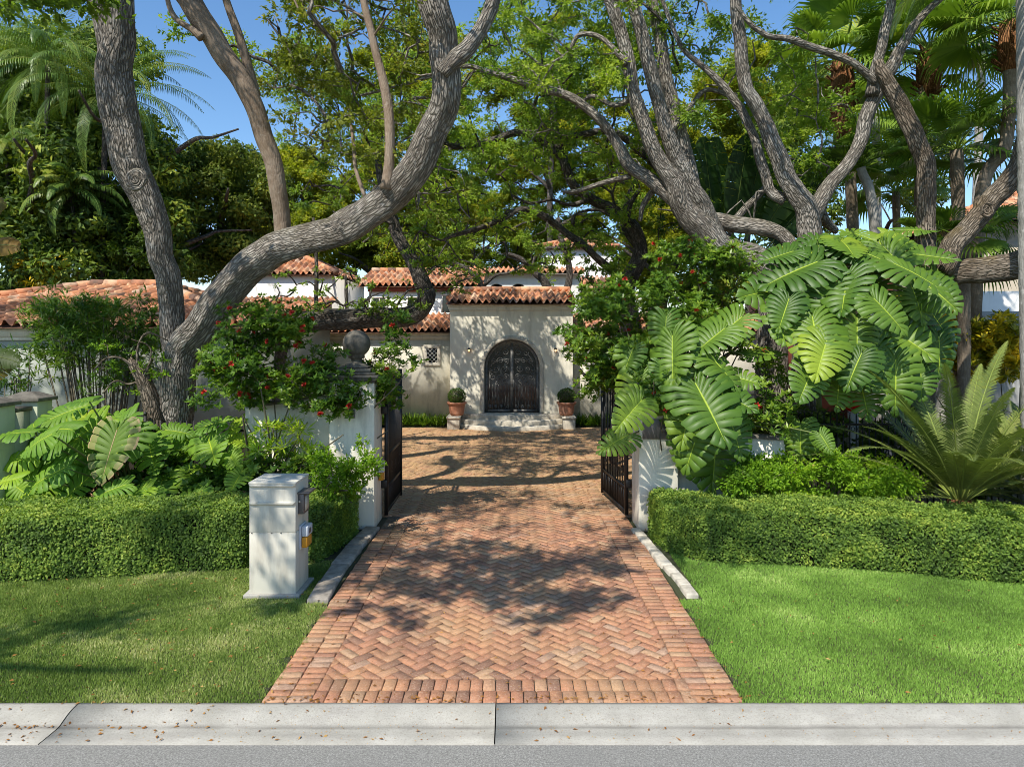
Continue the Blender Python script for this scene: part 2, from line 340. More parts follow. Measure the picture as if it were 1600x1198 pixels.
M['banana'] = leafmat('banana_leaf', [(.03,.06,.014),(.045,.08,.016),(.10,.09,.02),(.2,.13,.03)], .3, .5, vein=(.12,.15,.04))
M['traveller'] = leafmat('traveller_leaf', [(.012,.035,.01),(.02,.055,.016),(.04,.09,.025),(.07,.14,.04)], .35, .4, vein=(.15,.2,.05))
M['croton'] = leafmat('croton_leaf', [(0.083,0.149,0.017),(0.198,0.231,0.017),(0.528,0.446,0.026),(0.800,0.627,0.050)], .25, .4, big=2)
M['grass'] = leafmat('grass_blade', [(0.099,0.171,0.036),(0.185,0.320,0.057),(0.298,0.469,0.092),(0.596,0.681,0.255)], .3, .5, big=.8)
M['grass_dry'] = leafmat('grass_blade_dry', [(0.098,0.150,0.033),(0.173,0.255,0.053),(0.300,0.375,0.098),(0.750,0.675,0.375)], .3, .5, big=.9)
M['box'] = leafmat('box_leaf', [(0.019,0.052,0.010),(0.039,0.098,0.016),(0.072,0.156,0.023),(0.130,0.234,0.039)], .2)
M['dead'] = leafmat('dead_leaf', [(.13,.06,.02),(.24,.12,.045),(.36,.2,.08),(.5,.38,.2)], .2, .7)
M['moss'] = simple('hanging_fern', (.06,.06,.02), .9, .5, 10)
# ------------------------------------------------------------------ foliage generators
def rnd_dir(n, g=rng):
    d = g.normal(size=(n,3)); return unit(d)
def leaf_faces(mb, c, d, nrm, L, W, rnd, fold=.15, vein=None):
    """diamond leaves: c base, d direction, nrm approx normal"""
    n = len(d); c = np.broadcast_to(c, (n,3)); d = unit(d); s = unit(np.cross(d, nrm)); nn = np.cross(s, d)
    L = np.broadcast_to(L, (n,))[:,None]; W = np.broadcast_to(W, (n,))[:,None]
    m = c+d*L*.42+nn*W*fold
    v = np.stack([c, m+s*W*.5, c+d*L, m-s*W*.5], 1).reshape(-1,3)
    f = np.arange(n*4).reshape(n,4); mb.add(v, f, rnd, vein)
def clump(mb, ctr, r, n, L, W, flatten=.55, g=rng, style='spray', tone=0.0):
    ctr = np.asarray(ctr, float)
    if style == 'spray':
        ns = max(5, n//16); dirs = rnd_dir(ns, g)*np.array([1,1,flatten]); start = ctr+rnd_dir(ns, g)*r*.15
        lens = r*g.uniform(.5, 1.15, ns); k = g.integers(0, ns, n); t = g.uniform(.15, 1, n)
        p = start[k]+dirs[k]*(lens[k]*t)[:,None]+g.normal(size=(n,3))*r*.06
        d = unit(dirs[k]+g.normal(size=(n,3))*.7+V3(0,0,-.15)); nr = unit(g.normal(size=(n,3))*.6+V3(-.1,-.25,.9))
        base = g.random(ns)
        leaf_faces(mb, p, d, nr, L*g.uniform(.65,1.25,n), W*g.uniform(.7,1.2,n), np.clip(base[k]*.55+g.random(n)*.45+tone, 0, 1))
    elif style == 'ball':
        u = rnd_dir(n, g); rad = r*g.uniform(.55, 1.08, n)**.6
        p = ctr+u*rad[:,None]*np.array([1,1,max(flatten,.6)])
        d = unit(np.cross(u, g.normal(size=(n,3)))+u*.4+V3(0,0,-.3)); nr = unit(u+g.normal(size=(n,3))*.45)
        leaf_faces(mb, p, d, nr, L*g.uniform(.65,1.25,n), W*g.uniform(.7,1.2,n), np.clip(g.random(n)+tone, 0, 1))
    elif style == 'rosette':
        nr_ = max(3, n//9); u = rnd_dir(nr_, g); rad = r*g.uniform(.35, 1.1, nr_)
        rc = ctr+u*rad[:,None]*np.array([1,1,flatten]); ax = unit(u*.5+V3(-.15,-.3,.9)+g.normal(size=(nr_,3))*.35)
        k = np.repeat(np.arange(nr_), 9); m = len(k); ph = np.tile(np.arange(9)*2.4, nr_)+g.random(m)
        a = unit(np.cross(ax, g.normal(size=(nr_,3)))); b = np.cross(ax, a)
        rd = a[k]*np.cos(ph)[:,None]+b[k]*np.sin(ph)[:,None]; el = g.uniform(.1,.9,m)[:,None]
        d = unit(rd+ax[k]*el); nn = unit(ax[k]-rd*el)
        base = g.random(nr_)
        leaf_faces(mb, rc[k]+rd*L*.06, d, nn, L*g.uniform(.6,1.15,m), W*g.uniform(.8,1.2,m), np.clip(base[k]*.5+g.random(m)*.5+tone, 0, 1), .2)
        return rc, ax
def limb_nodes(limb):
    p = np.asarray(limb['p'], float); D0, D1 = limb['D']; n = len(p)
    s = np.r_[0, np.cumsum(np.linalg.norm(np.diff(p[:,:2], axis=0), axis=1))]; s /= s[-1]
    D = D0+(D1-D0)*s
    if 'bow' in limb: D = D+limb['bow']*np.sin(s*math.pi)
    q = np.array([[*P(x, y, d), w*.40*d/F] for (x, y, w), d in zip(p, D)])
    return spline(q, limb.get('step', 5))
def oak(name, label, cat, limbs, clumps, lmat, bmat, L=.095, W=.045, per=230, style='spray', flatten=.5, base=None, lump=.1, seed=1,
        twig=.011, wiggle=.16, group=None, extra=None, tone=0.0, maxr=.14, crown_name='crown', foot=None):
    g = np.random.default_rng(seed); mb = MB(); nodes = []
    for lb in limbs:
        q = limb_nodes(lb); 
        if len(q) > 8:
            jk = np.arange(len(q))[:,None]*.55; jit = (np.sin(jk+g.random(3)*6)+.5*np.sin(jk*1.9+g.random(3)*6))*q[:,3:4]*.07; jit[0] = 0; q[:,:3] += jit
        n = int(np.clip(q[:,3].max()*110, 7, 34)); mb.tube(q[:,:3], q[:,3], n, lump)
        nodes.append(q)
    allq = np.concatenate(nodes); th = allq[allq[:,3] < maxr]
    N = [th[:,:3] if len(th) > 3 else allq[:,:3]]; N = N[0]
    root = thing(name, foot if foot is not None else (allq[np.argmin(allq[:,2]),0], allq[np.argmin(allq[:,2]),1], 0), label, cat, group)
    lm = MB(); fl = MB()
    cs = np.array([c[:3] for c in clumps]); rs = np.array([c[3] for c in clumps])
    if len(cs):
        d0 = np.array([np.min(np.linalg.norm(N-c, axis=1)) for c in cs]); order = np.argsort(d0)
        for i in order:
            c = cs[i]; dd = np.linalg.norm(N-c, axis=1)+np.maximum(0, N[:,2]-c[2])*.5; j = np.argmin(dd); a = N[j]; ln = np.linalg.norm(c-a)
            if ln > .15:
                k = max(3, int(ln/.35)+2); t = np.linspace(0, 1, k)[:,None]
                path = a+(c-a)*t+g.normal(size=(k,3))*wiggle*min(ln,1.5)*.35*np.sin(t*math.pi)+V3(0,0,1)*ln*.10*np.sin(t*math.pi)
                r0 = twig*(1+min(ln,4)*.8); sp = spline(path, 2)
                mb.tube(sp, np.linspace(r0, twig*.5, len(sp)), 5, 0, cap=False)
                N = np.vstack([N, path[1:]])
            m = max(20, int(per*(rs[i]/.5)**2*g.uniform(.7,1.3)))
            out = clump(lm, c, rs[i], m, L, W, flatten, g, style, tone)
            if style == 'rosette' and extra:
                rc, ax = out; sel = g.random(len(rc)) < extra
                for q, x in zip(rc[sel], ax[sel]):
                    u = rnd_dir(14, g); u = unit(u+x*.8)
                    leaf_faces(fl, q+x*.03+u*.02, u, rnd_dir(14, g), .055, .045, g.random(14), .1)
    mb.build('trunk', bmat, root, smooth=True)
    if lm.nv: lm.build(crown_name, lmat, root)
    if fl.nv: fl.build('blossoms', M['flower'], root)
    return root
def region(cx, cy, rx, ry, D0, D1, n, r0=.4, r1=.7, seed=0, shape='ell', zmin=None):
    g = np.random.default_rng(seed); out = []
    while len(out) < n:
        u, v = g.uniform(-1, 1, 2)
        if shape == 'ell' and u*u+v*v > 1: continue
        D = g.uniform(D0, D1); p = P(cx+u*rx, cy+v*ry, D)
        if zmin is not None and p[2] < zmin: continue
        out.append((*p, g.uniform(r0, r1)))
    return out
def wregion(x0, x1, y0, y1, z0, z1, n, r0=.5, r1=.9, seed=0):
    g = np.random.default_rng(seed)
    return [(g.uniform(x0,x1), g.uniform(y0,y1), g.uniform(z0,z1), g.uniform(r0,r1)) for _ in range(n)]

# pinnate frond (palms, cycad)
def frond(mb, base, az, elev, L, droop, leaf, n=46, width=.03, vee=.35, rach=.012, rnd=None, g=rng, forward=.5, hang=.25, twist=0.0):
    h = V3(math.cos(az), math.sin(az), 0); k = 14; t = np.linspace(0, 1, k)
    th = elev-droop*t**1.3; dz = np.stack([h[0]*np.cos(th), h[1]*np.cos(th), np.sin(th)], 1)
    p = np.asarray(base)+np.vstack([[0,0,0], np.cumsum((dz[:-1]+dz[1:])*.5*L/(k-1), axis=0)])
    mb.tube(p, np.linspace(rach, rach*.25, k), 4, 0, rnd=.9, cap=False)
    mb.f[-1] = (mb.f[-1][0], mb.f[-1][1], np.ones(len(mb.f[-1][0])))
    tt = np.linspace(.12, .99, n); q = np.stack([np.interp(tt, t, p[:,i]) for i in range(3)], 1); d = unit(np.stack([np.interp(tt, t, dz[:,i]) for i in range(3)], 1))
    side = unit(np.cross(d, V3(0,0,1))+V3(0,0,twist)); up = np.cross(side, d)
    ll = leaf*np.sin(np.clip(tt*.86+.14, 0, 1)*math.pi)**.55*(1-.35*tt)
    r = g.random() if rnd is None else rnd
    for sgn in (-1, 1):
        dirv = unit(side*sgn+d*(forward+.5*tt[:,None])+up*vee+g.normal(size=(n,3))*.06+V3(0,0,-hang*.3))
        mid = q+dirv*ll[:,None]*.5; tip = mid+unit(dirv+V3(0,0,-hang*2))*ll[:,None]*.5
        wv = unit(np.cross(dirv, up))*width*.5
        v = np.stack([q-wv*.5, q+wv*.5, mid+wv, mid-wv, tip], 1).reshape(-1,3)
        i = np.arange(n)[:,None]*5; rr = np.clip(r*.6+g.random(n)*.4, 0, 1)
        mb.add(v, i+np.array([[0,1,2,3]]), rr); mb.add(np.zeros((0,3)), i-len(v)+np.array([[3,2,4]]), rr)
def fan(mb, base, dirv, pet, Rr, nseg=34, spread=3.9, droop=.5, g=rng, width=.05, tone=0.0):
    dirv = unit(dirv); c = np.asarray(base)+dirv*pet
    mid = np.asarray(base)+dirv*pet*.5+V3(0,0,.06*pet)
    mb.tube(spline([base, mid, c], 3), .018, 4, rnd=.8, cap=False)
    up = unit(V3(0,0,1)-dirv*dirv[2]+g.normal(size=3)*.25) if abs(dirv[2]) < .95 else unit(g.normal(size=3))
    side = unit(np.cross(dirv, up)); nrm = np.cross(side, dirv)
    # blade tilts so that the disc faces up and outward
    a = np.linspace(-spread/2, spread/2, nseg); r0 = g.random()
    d = unit(dirv*np.cos(a)[:,None]+side*np.sin(a)[:,None]-nrm*.12*np.abs(np.sin(a))[:,None]*-1)
    ln = Rr*(.72+.28*np.cos(a*.5))*g.uniform(.9,1.08,nseg)
    w = Rr*spread/nseg*.46
    wv = unit(np.cross(d, nrm))
    m1 = c+d*ln[:,None]*.5; m2 = m1+unit(d+V3(0,0,-droop*.5))*ln[:,None]*.25; tip = m2+unit(d+V3(0,0,-droop*2.2))*ln[:,None]*.27
    zig = nrm*.02
    v = np.stack([c+d*.02, m1+wv*w*.5-zig, m1-wv*w*.5+zig, m2+wv*w*.32, m2-wv*w*.32, tip], 1).reshape(-1,3); i = np.arange(nseg)[:,None]*6
    rr = np.clip(r0*.55+g.random(nseg)*.35+tone, 0, 1)
    mb.add(v, i+np.array([[0,1,2]]), rr); mb.add(np.zeros((0,3)), i-len(v)+np.array([[1,3,4,2]]), rr); mb.add(np.zeros((0,3)), i-len(v)+np.array([[3,5,4]]), rr)
_HS = np.array([0,.10,.2,.32,.46,.6,.74,.87,1.]); _HU = np.array([.10,.40,.72,.95,1.0,.90,.68,.36,0]); _HT = np.array([-.14,-.27,-.24,-.08,.17,.43,.68,.89,1.03])
def monstera_leaf(mb, c, mdir, nrm, L, nf=12, rnd=.5, g=rng, curl=.25, old=0):
    """c: point where the stalk meets the blade; mdir midrib direction; nrm blade normal. Heart-shaped blade, lobes parted by slits"""
    mdir = unit(mdir); s = unit(np.cross(mdir, nrm)); n = np.cross(s, mdir); c = np.asarray(c)
    wid = g.uniform(.46,.54); twist = g.uniform(-.18,.18); rho = np.array([0, .025, .34, .62, .93, 1.0])
    def pt(side, sv, r):
        m0 = .88*np.clip(sv,0,1)**1.25; u = np.interp(sv, _HS, _HU)*r; t = m0+(np.interp(sv, _HS, _HT)-m0)*r-.05*np.sin(r*math.pi)*(1-sv)
        z = -curl*L*(.30*u**2+.42*np.clip(t,0,2)**2)+.05*L*np.sin(np.clip(u,0,1)*2.4)+side*u*twist*L*.5
        return c+s*(side*wid*L*u)[...,None]+mdir*(t*L)[...,None]+n*z[...,None]
    e = np.linspace(0, 1, nf+1)
    for side in (-1, 1):
        for i in range(nf):
            a, b = e[i], e[i+1]; k = g.uniform(.6,1.35); gap = np.array([0,0,.10,.22*k,.25*k,.42])*(b-a); ln = g.uniform(.95,1.03); jt = g.normal()*.015
            lo, hi = a+gap*.5+jt*rho**2, b-gap*.5+jt*rho**2; r = rho*ln
            A = pt(side, lo, r); B = pt(side, hi, r); Mi = pt(side, (lo+hi)/2, r)+n*L*np.array([0,.006,.03,.034,.02,0])[:,None]
            v = np.concatenate([A, Mi, B]); q = np.arange(5); f = np.concatenate([np.c_[q, q+1, q+7, q+6], np.c_[q+6, q+7, q+13, q+12]])
            ve = np.tile([0,0,0,.35,1.] if old else [.9,.04,0,0,0], 2)*1.0
            mb.add(v, f, np.clip(rnd+g.uniform(-.05,.05), 0, 1), ve)
    z0 = np.array(0.); ts = np.array([0,.3,.6,.88]); mid = [c+mdir*(t*L)+n*(-curl*L*.42*t*t+.004*L) for t in ts]
    mb.tube(mid, [L*.012, L*.010, L*.007, L*.003], 4, rnd=.9, cap=False)
    mb.f[-1] = (mb.f[-1][0], mb.f[-1][1], np.ones(len(mb.f[-1][0])))
def paddle(mb, base, dirv, up, pet, L, Wd, n=14, bend=.5, g=rng, rnd=None, tears=.4):
    """banana / traveller leaf: stalk then long blade that tears into strips"""
    base = np.asarray(base, float); dirv = unit(dirv); k = n; t = np.linspace(0, 1, k+1)
    st = base+dirv*pet; out = unit(np.cross(np.cross(dirv, up), dirv))
    mid = st+dirv*(L*t)[:,None]+V3(0,0,-1)*(bend*L*t**2)[:,None]*.6
    mb.tube(np.vstack([base, base+dirv*pet*.5, st]), [.04,.03,.022], 6, rnd=.9, cap=False); mb.tube(mid, np.linspace(.02,.004,k+1), 4, rnd=.9, cap=False)
    for j in (1, 2): mb.f[-j] = (mb.f[-j][0], mb.f[-j][1], np.ones(len(mb.f[-j][0])))
    side = unit(np.cross(dirv, out)); r = g.random() if rnd is None else rnd
    w = Wd*.5*np.sin(np.clip(t*.93+.05, 0, 1)*math.pi)**.5
    for sg in (-1, 1):
        for i in range(k):
            gap = g.uniform(0, tears)*L/k*.8 if g.random() < .6 else 0
            d = unit(dirv); dr = -.18-.25*g.random()*tears
            a0, a1 = mid[i], mid[i+1]; b0 = a0+side*sg*w[i]+d*(.12*w[i]+gap)+out*dr*w[i]; b1 = a1+side*sg*w[i+1]+d*(.12*w[i+1])+out*dr*w[i+1]
            m0 = (a0+b0)/2+out*.06*Wd; m1 = (a1+b1)/2+out*.06*Wd
            rr = np.clip(r+g.uniform(-.1,.1), 0, 1); mb.add([a0, a1, m1, m0, b1, b0], [(0,1,2,3),(3,2,4,5)], rr)
def palm_trunk(mb, path, rad, rings=True, n=14):
    q = spline(path, 8); r = np.interp(np.linspace(0,1,len(q)), np.linspace(0,1,len(rad)), rad)
    if rings:
        q2 = spline(q, 3); r2 = np.interp(np.linspace(0,1,len(q2)), np.linspace(0,1,len(r)), r); r2 = r2*(1+.05*(np.arange(len(r2)) % 3 == 0)); q, r = q2, r2
    mb.tube(q, r, n, .04)
def tiles(mb, eL, eR, tL, tR, g, per=.24, row=.36, amp=.062, lift=.035):
    eL, eR, tL, tR = [np.asarray(x, float) for x in (eL, eR, tL, tR)]
    U = np.linalg.norm(eR-eL); u = (eR-eL)/U; vv = tL-eL; vv = vv-u*np.dot(vv, u); Vl = np.linalg.norm(vv); v = vv/Vl; n = np.cross(u, v)
    if n[2] < 0: n = -n
    a = np.dot(tL-eL, u); b = np.dot(tR-eL, u)
    umin = min(0, a); umax = max(U, b); nu = int((umax-umin)/per*8)+1; us = umin+np.arange(nu+1)*per/8
    rows = int(math.ceil(Vl/row)); vs = []; ph = []
    for k in range(rows):
        vs += [k*row, min(Vl, (k+1)*row-.004)]; ph += [1.0, 0.15]
    vs = np.array(vs); ph = np.array(ph)
    jit = g.normal(size=(rows, nu+1))*0; hu = amp*np.cos(2*math.pi*us/per)
    hu = np.where(hu > 0, hu, hu*.8)
    tj = g.uniform(-1, 1, (int((umax-umin)/per)+3, rows))
    ti = ((us-umin)/per+.5).astype(int)
    Hh = hu[None,:]*(1+.25*ph[:,None])+lift*ph[:,None]+.012*tj[ti][:, np.repeat(np.arange(rows), 2)].T
    pts = eL+us[None,:,None]*u+vs[:,None,None]*v+Hh[...,None]*n
    vj = (g.uniform(-.025,.025,(int((umax-umin)/per)+3, rows)))[ti][:, np.repeat(np.arange(rows), 2)].T
    pts = pts+vj[...,None]*v*(ph[:,None,None] > .5)
    i = np.arange(len(vs)-1)[:,None]; j = np.arange(nu)[None]; W = nu+1
    f = np.stack([i*W+j, i*W+j+1, (i+1)*W+j+1, (i+1)*W+j], -1)
    uc = (us[:-1]+us[1:])/2; vc = (vs[:-1]+vs[1:])/2
    lo = a*vc/Vl; hi = U+(b-U)*vc/Vl; mask = (uc[None] > lo[:,None]-.03) & (uc[None] < hi[:,None]+.03)
    rt = g.random((int((umax-umin)/per)+3, rows+1)); tc = ((uc-umin)/per+.5).astype(int)
    rr = rt[tc][:, np.minimum(np.arange(len(vs)-1)//2+(np.arange(len(vs)-1) % 2), rows)].T
    mb.add(pts.reshape(-1,3), f[mask], rr[mask])
    # soffit sheet under the tiles
    dn = n*(amp+.015); mb.add([eL-dn, eR-dn, tR-dn, tL-dn], [(3,2,1,0)], 0.05)
def ridge(mb, a, b, r=.11, g=rng, seg=.36):
    a = np.asarray(a, float); b = np.asarray(b, float); L = np.linalg.norm(b-a); k = max(1, int(L/seg)); d = (b-a)/L
    for i in range(k):
        p = a+(b-a)*i/k; q = a+(b-a)*(i+1.12)/k
        mb.tube([p, (p+q)/2, q], [r*1.12, r*1.03, r*.94], 10, rnd=g.random())
# ================================================================== SETTING
KY = 5.96
mb = MB(); mb.add([(-300,KY,-.035),(300,KY,-.035),(300,500,-.035),(-300,500,-.035)], [(0,1,2,3)]); tag(mb.build('ground', M['ground']), kind='structure')
mb = MB(); mb.add([(-300,-6,-.062),(300,-6,-.062),(300,5.47,-.062),(-300,5.47,-.062)], [(0,1,2,3)]); tag(mb.build('road', M['asphalt']), kind='structure')
mb = MB(); mb.add([(-300,-300,-.04),(300,-300,-.04),(300,-6,-.04),(-300,-6,-.04)], [(0,1,2,3)]); tag(mb.build('far_verge', M['ground']), kind='structure')
# rolled concrete kerb with open joints
mb = MB(); prof = [(KY+.005,-.1),(KY+.005,.0),(5.93,.001),(5.87,-.005),(5.81,-.018),(5.76,-.036),(5.725,-.050),(5.70,-.057),(5.68,-.059),(5.58,-.058),(5.452,-.054),(5.45,-.1)]
prof = spline(prof, 1); xs = [-60,-15,-11.2,-7.5,-3.78,-.14,9.5,14,60]
for a, b in zip(xs[:-1], xs[1:]):
    a += .005; b -= .005; k = len(prof); nx = max(2, int((b-a)/.5)); X = np.linspace(a, b, nx)
    v = np.stack([np.repeat(X[:,None], k, 1), np.repeat(prof[None,:,0], nx, 0), np.repeat(prof[None,:,1], nx, 0)], -1)
    v[...,2] += .0008*np.sin(v[...,0]*2.1+v[...,1]*9)
    v = v.reshape(-1,3); i = np.arange(nx-1)[:,None]; j = np.arange(k-1)[None]
    mb.add(v, np.stack([i*k+j, i*k+j+1, (i+1)*k+j+1, (i+1)*k+j], -1).reshape(-1,4)); mb.add(np.zeros((0,3)), [(np.arange(k)-len(v)).tolist()]); mb.add(np.zeros((0,3)), [(np.arange(k)[::-1]-k).tolist()])
tag(mb.build('kerb', M['concrete'], smooth=False), kind='structure')
# ---- brick driveway
def clip(poly, x0, x1, y0, y1):
    for ax, lim, sg in ((0,x0,1),(0,x1,-1),(1,y0,1),(1,y1,-1)):
        out = []
        for i in range(len(poly)):
            p, q = poly[i], poly[(i+1) % len(poly)]; a = (p[ax]-lim)*sg; b = (q[ax]-lim)*sg
            if a >= 0: out.append(p)
            if a*b < 0: t = a/(a-b); out.append((p[0]+(q[0]-p[0])*t, p[1]+(q[1]-p[1])*t))
        poly = out
        if len(poly) < 3: return []
    return poly
def brick_rand(x, y): return float(np.clip(random.random()+.18*math.sin(x*1.7+y*.9)+random.gauss(0,.08), 0, 1))
mb = MB(); w = .108; gap = .009; c45 = math.sqrt(.5); H = .0
def add_brick(poly, zt):
    p = np.array(poly); k = len(p); c = p.mean(0); d = c-p; dn = np.linalg.norm(d, axis=1, keepdims=True); d = d/dn
    tx, ty = random.gauss(0,.012), random.gauss(0,.012); z = zt+random.gauss(0,.0022)
    r0 = np.c_[p, np.full(k, -.04)]; r1 = np.c_[p, z-.004+(p-c)@np.array([tx,ty])]; q = p+d*.0045; r2 = np.c_[q, z+(q-c)@np.array([tx,ty])]
    v = np.vstack([r0,r1,r2]); i = np.arange(k); j = (i+1) % k; r = brick_rand(*c)
    mb.add(v, np.vstack([np.c_[i,j,j+k,i+k], np.c_[i+k,j+k,j+2*k,i+2*k]]), r)
    mb.add(np.zeros((0,3)), [(np.arange(k)-k).tolist()], r)
for zone in ((-1.765,1.585,6.385,12.2,0),(-9.5,8,12.2,23.9,1)):
    x0,x1,y0,y1,kind = zone; rr = int(30/w)
    us = np.arange(-260, 270); U, W_ = np.meshgrid(us, us, indexing='ij'); k = (U-W_) % 4
    for kk, cells in ((0, ((0,2),(0,1))), (2, ((0,1),(-1,1)))):
        sel = k == kk; u = U[sel]; v = W_[sel]
        ua, ub = u+cells[0][0], u+cells[0][1]
        va, vb = v+cells[1][0], v+cells[1][1]
        cu = (ua+ub)/2*w; cv = (va+vb)/2*w; X = (cu-cv)*c45; Y = (cu+cv)*c45+6.4
        ok = (X > x0-.12) & (X < x1+.12) & (Y > y0-.12) & (Y < y1+.12)
        for a,b,c_,d,xx,yy in zip(ua[ok],ub[ok],va[ok],vb[ok],X[ok],Y[ok]):
            g_ = gap/2; ra, rb, rc, rd = a*w+g_, b*w-g_, c_*w+g_, d*w-g_
            th = random.gauss(0,.018); pm, qm = (ra+rb)/2+random.gauss(0,.002), (rc+rd)/2+random.gauss(0,.002); poly = [((p-q)*c45, (p+q)*c45+6.4) for p, q in ((pm+(p0-pm)-(q0-qm)*th, qm+(q0-qm)+(p0-pm)*th) for p0, q0 in ((ra,rc),(rb,rc),(rb,rd),(ra,rd)))]
            if xx < x0+.13 or xx > x1-.13 or yy < y0+.13 or yy > y1-.13:
                poly = clip(poly, x0, x1, y0, y1)
                if len(poly) < 3: continue
                pa = np.array(poly); ar = .5*abs(np.dot(pa[:,0], np.roll(pa[:,1],1))-np.dot(pa[:,1], np.roll(pa[:,0],1)))
                if ar < .0008: continue
            add_brick(poly, H+random.gauss(0,.001))
for (xa, xb) in ((-2.19,-1.985),(-1.978,-1.772),(1.592,1.802),(1.81,2.03)):
    y = 5.975+random.random()*.02
    while y < 14.4:
        bw = .106+random.gauss(0,.004); j = random.gauss(0,.004)
        if y > 11.3 and abs((xa+xb)/2) > 1.95: break
        add_brick([(xa+j,y),(xb+j,y),(xb+j,y+bw-.009),(xa+j,y+bw-.009)], .003); y += bw
for (ya, yb) in ((5.972,6.17),(6.178,6.378)):
    x = -1.765
    while x < 1.53:
        bw = .1165+random.gauss(0,.003); add_brick([(x,ya),(x+bw-.010,ya),(x+bw-.010,yb),(x,yb)], .002); x += bw
    
tag(mb.build('driveway', M['brick']), kind='structure')
mb = MB(); mb.add([(-2.2,5.966,-.018),(2.04,5.966,-.018),(2.04,13,-.018),(-2.2,13,-.018)], [(0,1,2,3)]); mb.add([(-9.5,12.99,-.016),(8,12.99,-.016),(8,24,-.016),(-9.5,24,-.016)], [(0,1,2,3)])
tag(mb.build('paving_bed', M['sand']), kind='structure')
# stone edging: set stones each side, each run one thing with its stones as courses
def edging(name, path, wdt, hgt, label, cat, mat, seg=.3):
    m = MB(); p = np.array(path); L = np.r_[0, np.cumsum(np.linalg.norm(np.diff(p, axis=0), axis=1))]; s = 0
    while s < L[-1]-.1:
        ln = min(seg*random.uniform(.7,1.3), L[-1]-s); a = np.array([np.interp(s+.006, L, p[:,i]) for i in (0,1)]); b = np.array([np.interp(s+ln-.006, L, p[:,i]) for i in (0,1)])
        d = unit(b-a); n = np.array([-d[1], d[0]])*wdt/2*random.uniform(.92,1.08); o_ = n*random.gauss(0,.08)
        m.prism([a-n+o_, b-n+o_, b+n+o_, a+n+o_][::1], -.03, hgt*random.uniform(.85,1.15), random.random(), .015); s += ln
    return tag(bevel(m.build(name, mat), .006, 1), label, cat)
edging('stone_kerb', [(-2.34,8.2),(-2.40,9.2),(-2.38,10.4),(-2.30,11.35)], .24, .045, 'low grey stone kerb along the driveway beside the mailbox column', 'kerb', M['old_stone'], .6)
edging('stone_kerb', [(2.22,8.35),(2.20,8.9),(2.14,9.7),(2.08,10.6),(2.03,11.25)], .15, .05, 'pale stone block edging curving along the drive past the hedge end', 'kerb', M['stone'], .3)
# ---- lawns
def hedge_L(x): return np.interp(x, [-12,-6.6,-3.6,-2.5], [8.1,8.86,9.38,9.75])
def hedge_R(x): return np.interp(x, [2.3,2.6,3.5,5,6.56,9,12], [10.2,9.72,9.6,9.3,8.8,8.25,7.6])
for nm, xa, xb, fn, mt, col in (('lawn_left',-10.5,-2.21,hedge_L,M['grass_dry'],0),('lawn_right',2.05,10.5,hedge_R,M['grass'],1)):
    X = np.linspace(xa, xb, 30); m = MB(); v = np.vstack([np.c_[X, np.full(30, KY+.006), np.full(30,-.012)], np.c_[X, fn(X)+.3, np.full(30,-.012)]]); i = np.arange(29)
    m.add(v, np.c_[i, i+1, i+31, i+30]); tag(m.build(nm, M['ground']), kind='structure')
    n = 420000; g = np.random.default_rng(31+col)
    x = g.uniform(xa-.09*col, xb+.09*(1-col), n); y = g.uniform(KY-.03, 10.1, n); rg = .045*np.sin(y*9)+.035*np.sin(y*23)+g.normal(size=n)*.03; rk = .012*np.sin(x*14)+.012*np.sin(x*37)+g.normal(size=n)*.012; ok = (y < fn(x)+.05) & (y > KY+.006+rk) & ((x < -2.20+rg) if col == 0 else (x > 2.05+rg)) & ~((x > -3.3) & (x < -2.6) & (y > 8.33) & (y < 9.0)); 
    keep = g.random(n) < np.clip(1.25-(y-6)*.16, .55, 1); ok &= keep
    ok &= ~((x > -2.5) & (x < 0) & (y > 8.2)); ok &= ~((x < 2.32) & (x > 0) & (y > 8.3))
    dry = np.sin(x*1.9+np.sin(y*2.3)*1.5)*np.sin(y*2.7+x*.6)+g.normal(size=n)*.4
    x, y, dry = x[ok], y[ok], dry[ok]; n = len(x); a = g.uniform(0, 6.28, n); h = g.uniform(.004,.024,n)*(1+.3*(dry > 1)); ww = g.uniform(.0028,.006,n)*(1+(y-6)*.12)
    lean = g.uniform(0,.9,n)[:,None]*np.c_[np.cos(a+1), np.sin(a+1)]*h[:,None]
    d = np.c_[np.cos(a), np.sin(a)]*ww[:,None]; z0 = np.full(n,-.012)
    v = np.stack([np.c_[x-d[:,0], y-d[:,1], z0], np.c_[x+d[:,0], y+d[:,1], z0], np.c_[x+lean[:,0], y+lean[:,1], h]], 1).reshape(-1,3)
    r = np.clip(g.random(n)*.7+.15+.22*dry*(.9 if col == 0 else .35)-(.08 if col else 0), 0, 1)
    m = MB(); m.add(v, np.arange(n*3).reshape(n,3), r); tag(m.build('grass', mt), 'short dry-flecked turf between the road kerb and the left hedge' if col == 0 else 'bright green mown turf between the road kerb and the right hedge', 'grass', kind='stuff')
